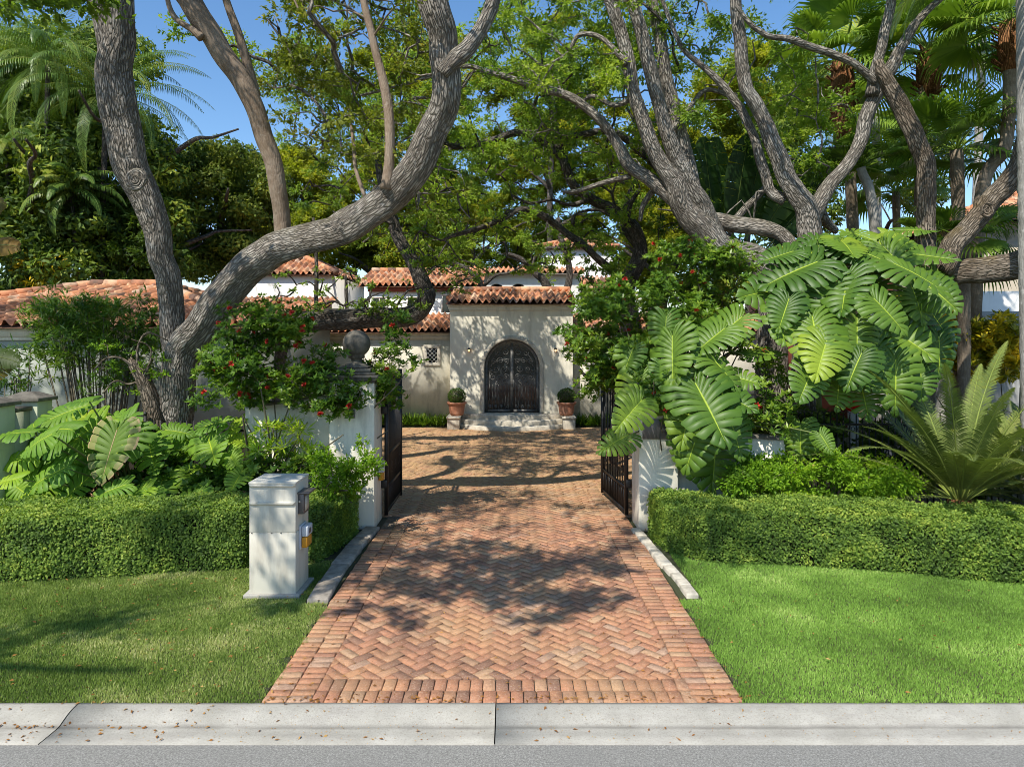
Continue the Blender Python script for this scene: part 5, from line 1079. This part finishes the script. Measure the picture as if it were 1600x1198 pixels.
# traveller palm: paddles in one plane
def paddle_plant(name, label, cat, base, leaves, mat, stemn=0, seed=1, bend=.3):
    g = np.random.default_rng(seed); t = thing(name, (base[0],base[1],0), label, cat); m = MB()
    for (px, py, D, ang_, L, Wd, pet) in leaves:
        p = P(px,py,D); d = V3(math.cos(R(ang_)), g.uniform(-.15,.1), math.sin(R(ang_))); paddle(m, p, d, V3(.1,-.85,.6), pet, L, Wd, 14, bend, g)
    m.build('foliage', M[mat], t); return t
tr = [(1130,470,17,a,2.3,.75,1.9+.15*(i % 2)) for i, a in enumerate((50,60,68,76,84,91,98,105,112))]
paddle_plant('traveller_palm', 'traveller palm fan of huge dark paddle leaves between the two right oaks', 'palm', P(1130,600,17), tr, 'traveller', seed=240, bend=.12)
paddle_plant('banana_plant', 'torn banana leaves poking in at the left edge', 'banana plant', P(-60,600,12), [(-70,380,12,48,1.2,.5,.25),(-50,400,12,22,.9,.45,.2),(-55,620,11.5,50,1.0,.55,.2),(-45,560,11.5,10,.8,.4,.1)], 'banana', seed=241, bend=.5)

# bamboo palm clump in front of the garage
def cane_clump(name, label, cat, cx_, cy_, n, spread, h0, h1, seed, flare=.5, per=220, L=.17, W=.03):
    g = np.random.default_rng(seed); t = thing(name, (cx_,cy_,0), label, cat); st = MB(); lf = MB()
    for k in range(n):
        a = g.uniform(0,6.28); r = spread*g.random()**.5; b = V3(cx_+r*math.cos(a), cy_+r*math.sin(a)*.6, 0); h = g.uniform(h0,h1)
        top = b+V3((b[0]-cx_)*flare*h+g.normal()*.12, (b[1]-cy_)*flare, h); st.tube([b, (b+top)/2+V3(0,0,.05), top], [.017,.015,.010], 5, 0)
        for j in range(4): clump(lf, top+g.normal(size=3)*V3(.28,.28,.22)-V3(0,0,.12), .30, per//8, L, W, .5, g)
    for c in (region(180,478,60,34,14,14.8,16,.16,.28,252) if n > 20 else []): clump(lf, c[:3], c[3], 60, L, W, .6, g)
    st.build('canes', M['cane'], t); lf.build('foliage', M['ixora'], t); return t
cane_clump('cane_clump', 'tall clump of thin canes with leafy tops before the garage wall', 'bamboo', P(160,640,14.4)[0], 14.4, 46, .5, 2.5,3.9, 250, .5, 420)
cane_clump('cane_clump', 'sparse thin canes at far left before the garage wall', 'bamboo', P(20,640,14)[0], 14, 9, .3, 2.2,3.0, 251, .2, 200)

# ================================================================== HEDGES & SHRUBS
def hedge(name, label, front, back, zt, mat, n, seed, L=.040, W=.026, ends=True, und=.05, group=None):
    """front/back: polylines (x,y) left->right"""
    g = np.random.default_rng(seed); fr = np.array(front, float); bk = np.array(back, float); t = thing(name, (fr[:,0].mean(), fr[:,1].mean(), 0), label, 'hedge', group)
    def samp(pl, u):
        s = np.r_[0, np.cumsum(np.linalg.norm(np.diff(pl, axis=0), axis=1))]; s /= s[-1]; return np.c_[np.interp(u, s, pl[:,0]), np.interp(u, s, pl[:,1])]
    zf = lambda u: (np.interp(u, np.linspace(0,1,len(zt)), zt) if hasattr(zt,'__len__') else zt)+0*u
    U = np.linspace(0,1,40); f = samp(fr,U); b = samp(bk,U); ins = .06; c = (f+b)/2; fi = f+(c-f)*(ins*2/np.maximum(np.linalg.norm(f-c,axis=1,keepdims=True)*2,.1)); bi = b+(c-b)*.1; z = zf(U)
    m = MB(); k = 40; v = np.vstack([np.c_[fi, np.full(k,-.02)], np.c_[fi, z-.07], np.c_[bi, z-.07], np.c_[bi, np.full(k,-.02)]]); i = np.arange(k-1)
    m.add(v, np.vstack([np.c_[i+a*k, i+1+a*k, i+1+(a+1)*k, i+(a+1)*k] for a in range(3)])); m.add(np.zeros((0,3)), [[-4*k,-3*k,-2*k,-k],[-3*k-1,-4*k+k-1-0,-k-1+0,-1]] if 0 else [[-4*k,-3*k,-2*k,-k],[-3*k-1+0,-2*k-1,-k-1,-1]])
    m.build('branches', M['core'], t)
    m = MB(); areaF = np.linalg.norm(fr[-1]-fr[0])*np.mean(z); 
    def und_(x, y, z): return und*(np.sin(x*5.1+y*3)*.5+np.sin(x*11+z*9+y*7)*.35+np.sin(z*13+x*2.3)*.3)
    # face, top, ends
    parts = [('f', .40), ('t', .42), ('l', .07), ('r', .07), ('b', .04)]
    for kind, frac in parts:
        q = int(n*frac); u = g.random(q); w = g.random(q)
        if kind == 'f': p = samp(fr,u); zz = w**.9*zf(u); nr = np.c_[np.zeros(q), -np.ones(q), np.full(q,.25)]; pos = np.c_[p, zz]
        elif kind == 'b': p = samp(bk,u); zz = w*zf(u); nr = np.c_[np.zeros(q), np.ones(q), np.full(q,.25)]; pos = np.c_[p, zz]
        elif kind == 't': a, b_ = samp(fr,u), samp(bk,u); p = a+(b_-a)*w[:,None]; nr = np.c_[np.zeros(q), np.full(q,-.15), np.ones(q)]; pos = np.c_[p, zf(u)]
        else:
            e = 0 if kind == 'l' else -1; p = fr[e]+(bk[e]-fr[e])*u[:,None]; sg = -1 if kind == 'l' else 1; nr = np.c_[np.full(q,sg), np.zeros(q), np.full(q,.25)]; pos = np.c_[p, w*z[e]]
        # rounded shoulder
        nr = unit(nr+g.normal(size=(q,3))*.38); depth = g.uniform(-.10,.035,q)+und_(pos[:,0],pos[:,1],pos[:,2])+(g.random(q) < .03)*.03
        pos = pos+nr*depth[:,None]
        if kind in 'ft':
            edge = (zf(u)-pos[:,2]) if kind == 'f' else w*.8
            pos[:,2] -= .05*np.exp(-np.maximum(edge,0)/.05)*(1 if kind == 't' else .6); pos[:,1] += .03*np.exp(-np.maximum(edge,0)/.06)*(kind == 'f')
        pos[:,2] = np.maximum(pos[:,2], .0)
        d = unit(np.cross(nr, g.normal(size=(q,3)))+V3(0,0,.35))
        new = (g.random(q) < .2)*.3+(.16 if kind == 't' else -.04)  # random leaves lighter; top leaves lighter than those on the other faces
        leaf_faces(m, pos, d, nr, L*g.uniform(.7,1.3,q), W*g.uniform(.75,1.25,q), np.clip(g.random(q)*.8+new, 0, 1), .2)
    m.build('foliage', M[mat], t); return t
M['core'] = simple('hedge_twigs', (.02,.022,.01), .95, .4, 20, bump=.6, bscale=40, spec=.05)
hedge('hedge', 'long clipped hedge in front of the split-leaf plants left of the mailbox column', [(-11,8.25),(-6.6,8.86),(-3.7,9.4)], [(-11,9.9),(-6.6,9.95),(-3.75,10.5)], [.80,.82,.80], 'hedge', 105000, 301)
hedge('hedge', 'short rounded hedge between the mailbox column and left gate pillar', [(-3.72,9.5),(-2.75,9.65),(-2.62,10.3),(-2.52,11.0)], [(-3.75,10.7),(-3.3,10.9),(-3.0,11.2),(-2.7,11.35)], [.78,.76,.72,.6], 'hedge', 34000, 302)
hedge('hedge', 'long clipped hedge along the bright right lawn', [(2.22,10.9),(2.32,10.1),(2.75,9.68),(3.5,9.6),(5,9.3),(6.56,8.82),(9,8.25),(11,7.8)], [(2.45,11.25),(2.9,11.0),(3.3,10.7),(4,10.5),(5.2,10.3),(6.8,10.0),(9,9.6),(11,9.2)], [.66,.72,.76,.74,.74,.76,.78,.78], 'hedge', 125000, 303)
def shrub(name, label, cat, clumps, mat, stems, seed, L=.13, W=.045, per=220, style='rosette', flower=0, foot=None, flatten=.8, bm='cane', tone=0, fmat='flower'):
    g = np.random.default_rng(seed); cs = np.array([c[:3] for c in clumps]); c0 = cs.mean(0); foot = V3(c0[0], c0[1], 0) if foot is None else V3(*foot)
    t = thing(name, foot, label, cat); st = MB(); lf = MB(); fl = MB(); nodes = [foot]
    for k in range(stems):
        j = g.integers(len(cs)); tgt = cs[j]*V3(1,1,.7); b = foot+V3(g.normal()*.12, g.normal()*.1, 0); q = spline([b, b+(tgt-b)*.5+V3(0,0,.2)+g.normal(size=3)*.08, tgt], 4); st.tube(q, np.linspace(.022,.010,len(q)), 6); nodes += list(q)
    N = np.array(nodes)
    for c in sorted(clumps, key=lambda c: np.min(np.linalg.norm(N-np.array(c[:3]), axis=1))):
        p = np.array(c[:3]); a = N[np.argmin(np.linalg.norm(N-p, axis=1))]
        if np.linalg.norm(p-a) > .08: q = spline([a, (a+p)/2+g.normal(size=3)*.04+V3(0,0,.05), p], 3); st.tube(q, np.linspace(.009,.005,len(q)), 4, cap=False); N = np.vstack([N, q[2:]])
        out = clump(lf, p, c[3], int(per*(c[3]/.3)**2), L, W, flatten, g, style, tone)
        if flower and style == 'rosette':
            rc, ax = out; s_ = g.random(len(rc)) < flower
            for q_, x in zip(rc[s_], ax[s_]):
                u = unit(rnd_dir(22, g)+x*.9); leaf_faces(fl, q_+x*.05, u, rnd_dir(22, g), .062, .034, g.random(22), .1)
    st.build('stems', M[bm], t); lf.build('foliage', M[mat], t)
    if fl.nv: fl.build('blossoms', M[fmat], t)
    return t
# flowering shrub over left pillar & wall
cl = region(430,560,110,70,10.9,11.9,46,.2,.32,311)+region(355,590,50,45,11.0,11.6,12,.2,.3,312)+region(610,560,42,62,11.3,12.0,16,.17,.28,313)+region(480,610,70,40,10.9,11.3,9,.18,.26,314)+region(395,510,50,36,11.4,12,10,.2,.3,315)+region(525,612,42,34,11.0,11.35,9,.14,.22,316)+region(600,610,22,50,11.5,12,8,.14,.22,317)+region(440,500,70,24,11.2,12,10,.18,.26,318)
cl = [c for c in cl if not (math.hypot(CX+c[0]*F/c[1]-560, CY-(c[2]-HZ)*F/c[1]-548) < 30 and c[1] < 11.8)]
shrub('flowering_shrub', 'red-flowered shrub arching over the left gate pillar and wall', 'shrub', cl, 'ixora', 12, 311, L=.11, W=.038, per=270, flower=.028, foot=(-4.1,11.45,0))
cl = region(1010,520,130,85,11.6,13,95,.2,.32,321)+region(930,540,38,90,12,13,20,.17,.28,322)+region(1100,425,85,50,12.4,13.4,40,.2,.3,323)+region(1215,640,42,44,10.9,11.4,8,.16,.22,324)+region(1035,610,40,36,11.0,11.35,16,.15,.22,325)+region(1120,600,110,80,12,12.6,24,.2,.3,326)
shrub('flowering_shrub', 'red-flowered shrub spreading over the right gate pillar behind the hanging monstera', 'shrub', cl, 'ixora', 14, 321, per=280, flower=.022, foot=(3.1,12.3,0), tone=.12, L=.105, W=.036)
# jasmine mound behind right hedge
cl = region(1290,752,150,38,10.5,11.6,64,.22,.34,331)+region(1200,770,70,25,10.5,11.2,16,.2,.3,332)
shrub('jasmine_mound', 'loose light green bushy mound behind the right hedge', 'shrub', cl, 'jasmine', 14, 331, L=.06, W=.028, per=620, style='spray', flatten=.8)
# weedy shrub in front of left pillar
cl = region(540,740,50,42,10.3,11.0,24,.16,.26,341)+region(500,700,18,20,10.9,11.1,4,.12,.18,342)+region(575,720,22,40,10.8,11.0,5,.1,.16,343)
shrub('wispy_shrub', 'wispy green shrub growing against the left gate pillar above the short hedge', 'shrub', cl, 'jasmine', 9, 341, L=.065, W=.03, per=330, style='spray', foot=(-2.8,10.9,0))
cl = region(1550,555,70,44,14.5,15.6,40,.28,.42,351)+region(1430,520,60,50,15.8,16.6,24,.28,.42,352)
shrub('croton_bush', 'yellow and green croton bushes before the white wall at right', 'shrub', cl, 'croton', 8, 351, L=.2, W=.06, per=190, foot=P(1550,640,15)*V3(1,1,0))
# small border plants at the house wall
def border_plant(x, y, n, r, seed, label, mat='ixora', grp='strappy border plants along the house wall'):
    g = np.random.default_rng(seed); t = thing('border_plant', (x,y,0), label, 'plant', grp); m = MB()
    a = g.uniform(0,6.28,n); e = g.uniform(.3,1.4,n); d = np.c_[np.cos(a)*np.cos(e), np.sin(a)*np.cos(e), np.sin(e)]; leaf_faces(m, np.tile(V3(x,y,0),(n,1))+g.normal(size=(n,3))*V3(.1,.1,.01), d, unit(np.c_[-d[:,0],-d[:,1],np.ones(n)]), r*g.uniform(.7,1.1,n), .05, g.random(n), .3); m.build('foliage', M[mat], t)
lab1 = 'low dark strappy plant at the foot of the lattice-window wall'; lab2 = 'low dark strappy plant at the wall foot right of the steps'
for k, x in enumerate(np.r_[np.arange(-5.0,-2.3,.36), np.arange(2.45,4.2,.36)]): border_plant(x, 24.45, 90, .5, 360+k, lab1 if x < 0 else lab2, grp='strappy border plants left of the steps' if x < 0 else 'strappy border plants right of the steps')

# ================================================================== GIANT SPLIT-LEAF PLANTS
def monstera_plant(name, label, leaves, foot, mat, seed, nf=12, rr=(.1,.65), hub=None, stalk=.016):
    g = np.random.default_rng(seed); t = thing(name, (foot[0],foot[1],0), label, 'monstera'); lf = MB(); st = MB(); hubs = hub or [foot]
    fill = [(a+g.normal()*26, b+g.normal()*22, c*g.uniform(.65,.95), d_+g.uniform(.15,.5), e+g.normal()*25, f+g.normal()*10) for (a,b,c,d_,e,f) in leaves if g.random() < .4]
    leaves = [(a,b,c*.77,d_+g.normal()*.28,e+g.normal()*9,f) for a,b,c,d_,e,f in leaves]+[(a,b,c*.8,d_,e,f) for a,b,c,d_,e,f in fill]
    for (px, py, size, D, ang_, tilt) in leaves:
        # px,py = centre of blade in the photo; ang_ = direction of the tip in the picture plane (deg); tilt = how far the blade faces up
        c = P(px, py, D); L = size*D/F*g.uniform(.72,1.12); a = R(ang_+g.uniform(-6,6)); md0 = V3(math.cos(a), 0, math.sin(a)); tl = R(tilt+g.uniform(-14,14)); yaw = g.uniform(-.5,.5)
        nrm = unit(V3(math.sin(yaw)*math.cos(tl)-.12, -math.cos(tl), math.sin(tl))); md = unit(md0-nrm*np.dot(md0,nrm)); b = c-md*L*.45
        monstera_leaf(lf, b, md, nrm, L, nf, float(g.uniform(*rr)) if g.random() < .88 else .97, g, g.uniform(.1,.65))
        h = np.array(min(hubs, key=lambda q: np.linalg.norm(np.array(q)-b)), float); mid = (h+b)/2+V3(0,.1,.12); st.tube(spline([h, mid, b+nrm*-.02], 5), np.linspace(stalk*1.3, stalk*.7, 11), 6, 0, rnd=g.random())
    for a_, b_ in zip(hubs[:-1], hubs[1:]): st.tube(spline([a_, (np.array(a_)+np.array(b_))/2+V3(.08,.05,0), b_], 4), .05, 8, .1)
    lf.build('foliage', M[mat], t); st.build('stalks', M['stem'], t); return t
big = [ # px,py,size,D,angle,tilt
 (1325,345+40,100,12.3,250,60),(1235,425,120,11.9,215,45),(1290,395,110,12.2,245,55),(1360,395,110,12.0,285,55),(1405,410,120,11.8,305,45),(1440,430,120,11.6,290,35),(1455,400,100,11.9,320,50),
 (1320,455,140,11.3,268,38),(1225,490,110,11.5,240,45),(1435,470,120,11.4,285,30),(1390,490,130,11.3,300,35),(1275,525,125,11.1,265,35),(1230,500,110,11.2,262,40),(1340,525,125,11.0,285,35),(1405,535,125,11.1,300,38),
 (1375,560,120,10.9,280,35),(1285,555,105,10.9,262,32),(1335,575,100,10.8,262,32),(1260,600,95,10.9,240,30),(1400,600,105,11.0,275,30),(1465,500,110,11.7,285,30),(1470,555,100,11.8,275,30),(1195,455,110,11.8,215,45),
 (1310,610,80,11.2,265,30),(1350,620,80,11.3,280,30),(1215,400,90,12.3,200,60),(1410,375,90,12.4,330,60),(1340,365,90,12.7,100,65),(1270,372,90,12.7,140,60),(1470,460,100,11.9,300,35),
 (1440,600,85,11.6,285,30),(1290,470,110,11.9,250,40),(1370,450,110,11.9,290,40),(1245,455,100,12,240,40),(1420,510,110,11.8,290,40)]
monstera_plant('giant_monstera', 'giant split-leaf plant heaped up the oak trunks at right of the fence', big, (6.0,12.4,0), 'monstera', 401, hub=[(5.6,12.4,0),(5.6,12.5,2.2),(5.7,12.5,3.6),(5.9,12.6,4.4)])
low = [(1010,610,80,11.0,240,35),(1040,590,80,11.15,270,30),(1075,655,110,10.9,260,25),(960,690,80,10.9,215,35),(1110,640,150,10.9,282,28),(1150,625,110,10.9,325,40),(1120,705,150,10.7,275,22),(1085,690,120,10.8,250,25),(985,645,125,10.8,230,35),(1050,560,110,11.3,262,25),(1135,515,120,11.4,205,45),(1110,530,110,11.3,230,45),(1040,520,100,11.6,265,30),(1150,680,110,10.8,290,30),(1070,600,90,11.2,300,25),(1160,590,100,11.2,330,45),(1130,575,110,11.3,300,40),(1250,690,70,11.1,280,35),(1290,690,60,11.0,285,45)]
monstera_plant('hanging_monstera', 'bright split leaves hanging over the right gate pillar and plaque', low, (3.2,12.0,0), 'monstera', 402, rr=(.35,.95), hub=[(3.3,11.95,0),(3.3,12.0,1.6),(3.3,12.0,2.8)])
lft = [(75,735,135,10.9,225,55),(110,690,120,11.3,240,50),(45,700,110,11.4,200,50),(185,700,130,11.0,268,35),(150,715,90,11.3,250,50),(30,760,100,10.6,200,50),(85,790,80,10.4,215,60),(115,765,90,10.6,230,50),(205,775,95,10.3,235,60),(170,765,80,10.6,215,60),
 (235,710,90,11.2,300,55),(300,690,90,11.4,335,50),(330,700,95,11.2,310,50),(260,735,80,11.0,290,60),(310,750,90,10.9,300,50),(245,770,80,10.7,270,60),(290,780,75,10.5,250,50),(205,660,95,11.7,10,60),(60,660,100,11.8,160,60),(130,650,100,11.7,40,60),(165,660,80,11.8,100,60),(340,660,70,11.8,30,60),(20,790,70,10.3,190,60),(135,800,60,10.2,250,60),(230,790,70,10.2,270,60),
 (365,720,60,11.3,300,45),(385,690,55,11.4,340,50),(405,735,60,11.1,300,45),(370,750,60,10.9,260,45),(50,730,100,11.2,190,55),(100,740,90,11.0,250,55)]
lft += [(55,690,110,10.2,200,50),(25,715,100,10.15,190,50),(95,668,90,10.5,150,60),(70,745,100,10.1,220,50),(10,750,80,10.1,200,55),(110,640,80,11.2,60,55),(20,675,80,10.3,170,60)]
lft = [(a, b-0, c, d+.05, e, f) for a,b,c,d,e,f in lft]
monstera_plant('lawnside_monstera', 'broad patch of pale green split-leaf plants behind the left hedge', lft, (-6.5,11.5,0), 'monstera_l', 403, nf=11, hub=[(-8,11.6,.1),(-6.3,11.5,.15),(-4.9,11.5,.1)])
# sun-scorched leaf with tan margin
m = MB(); g = np.random.default_rng(44); nr = unit(V3(.05,-.85,.5)); md = unit(V3(-.05,0,-1)-nr*np.dot(V3(-.05,0,-1),nr)); monstera_leaf(m, P(183,672,10.62), md, nr, .86, 10, .6, g, .2, 1)
par = [x for x in bpy.data.objects if x.name == 'lawnside_monstera'][0]; o = m.build('scorched_leaf', M['scorched'], par); o['label'] = 'large leaf with papery tan scorched margin'
# filler groundcover in shaded beds
cl = region(180,760,220,50,11.0,12,50,.25,.38,411)+region(440,750,60,40,10.8,11.5,16,.2,.3,412)
shrub('understory_plants', 'dark mixed leafy understory beneath the left split-leaf plants', 'plant', cl, 'ixora', 10, 411, L=.12, W=.05, per=150, style='rosette', tone=-.2)
cl = region(1380,690,130,45,12.5,13.6,30,.25,.38,421)+region(1230,680,80,40,12.2,13,20,.25,.35,422)+region(1550,700,80,60,11.8,13,26,.25,.38,423)
shrub('understory_plants', 'dark leafy understory around the arched iron fence at right', 'plant', cl, 'jungle', 10, 421, L=.14, W=.055, per=150, style='rosette')
cl = region(430,690,50,30,11.1,11.4,10,.16,.24,431)
shrub('fern_clump', 'bright arching fern-like plant in front of the white wall by the mailbox', 'fern', [(*c[:3], c[3]) for c in cl], 'monstera_l', 6, 431, L=.26, W=.03, per=110, style='rosette', tone=.2, foot=(-3.9,11.3,0))
# cycads
def cycad(name, label, c, n, L, seed, azs=None, lo=.15, hi=1.35):
    g = np.random.default_rng(seed); t = thing(name, (c[0],c[1],0), label, 'cycad'); m = MB(); m.tube([V3(c[0],c[1],-.02), V3(c[0],c[1],.2), V3(c[0],c[1],c[2])], [.22,.22,.18], 14, .15); m.build('trunk', M['boot'], t, smooth=True)
    m = MB()
    for k in range(n):
        a = k*2.39996+g.uniform(-.25,.25); e = lo+(hi-lo)*((k+.5)/n)+g.uniform(-.08,.08); e = max(e, .75) if math.sin(a) < -.35 else e; frond(m, V3(*c)+V3(math.cos(a),math.sin(a),0)*.1, a, e, L*g.uniform(.85,1.08), .5+.7*(1-e/1.4)+g.uniform(-.1,.15), .30, 92, .021, .2, .016, None, g, .55, .12)
    m.build('fronds', M['cycad'], t); return t
cycad('cycad', 'large cycad with arching feather fronds behind the right hedge', (P(1500,700,10.9)[0],10.9,.6), 44, 2.8, 501)
cycad('cycad', 'second cycad partly cut by the right edge beside the large one', (P(1640,700,10.9)[0],10.9,.4), 30, 2.2, 502)
# ================================================================== LIGHT, SKY, CAMERA
sc = bpy.context.scene
SUN_EL, SUN_AZ = 51, 212      # azimuth measured clockwise from +Y: behind and left of the camera
d = V3(math.sin(R(SUN_AZ))*math.cos(R(SUN_EL)), math.cos(R(SUN_AZ))*math.cos(R(SUN_EL)), math.sin(R(SUN_EL)))
sun = bpy.data.lights.new('sun', 'SUN'); sun.energy = 4.6; sun.angle = R(.53); sun.color = (1,.95,.86); so = bpy.data.objects.new('sun', sun); C.objects.link(so)
so.rotation_euler = Vector(-d).to_track_quat('-Z','Y').to_euler(); so.location = (0,-5,20)
w = bpy.data.worlds.new('World'); sc.world = w; w.use_nodes = True; nt = w.node_tree; nt.nodes.clear()
sky = nt.nodes.new('ShaderNodeTexSky'); sky.sky_type = 'NISHITA'; sky.sun_disc = False; sky.sun_elevation = R(SUN_EL); sky.sun_rotation = R(SUN_AZ); sky.air_density = 1.0; sky.dust_density = .3; sky.ozone_density = 2.0
bg = nt.nodes.new('ShaderNodeBackground'); bg.inputs[1].default_value = .15; out = nt.nodes.new('ShaderNodeOutputWorld'); hs = nt.nodes.new('ShaderNodeHueSaturation'); hs.inputs['Saturation'].default_value = 1.18; nt.links.new(sky.outputs[0], hs.inputs['Color']); nt.links.new(hs.outputs[0], bg.inputs[0]); nt.links.new(bg.outputs[0], out.inputs[0])
cam = bpy.data.cameras.new('camera'); cam.sensor_width = 36; cam.lens = 36*F/1600; cam.shift_y = -(599-CY)/1600; cam.clip_end = 2000; co = bpy.data.objects.new('camera', cam); C.objects.link(co)
co.location = (0,0,HZ); co.rotation_euler = (R(90),0,0); sc.camera = co
sc.view_settings.view_transform = 'Standard'; sc.view_settings.look = 'None'; sc.view_settings.exposure = .4; sc.view_settings.gamma = 1
sc.cycles.max_bounces = 6; sc.cycles.diffuse_bounces = 3; sc.cycles.transmission_bounces = 4; sc.cycles.glossy_bounces = 2; sc.cycles.use_denoising = True; sc.cycles.denoising_prefilter = 'ACCURATE'; sc.cycles.denoising_input_passes = 'RGB_ALBEDO_NORMAL'; sc.cycles.pixel_filter_type = 'BLACKMAN_HARRIS'; sc.cycles.filter_width = .9; sc.cycles.caustics_reflective = False; sc.cycles.caustics_refractive = False
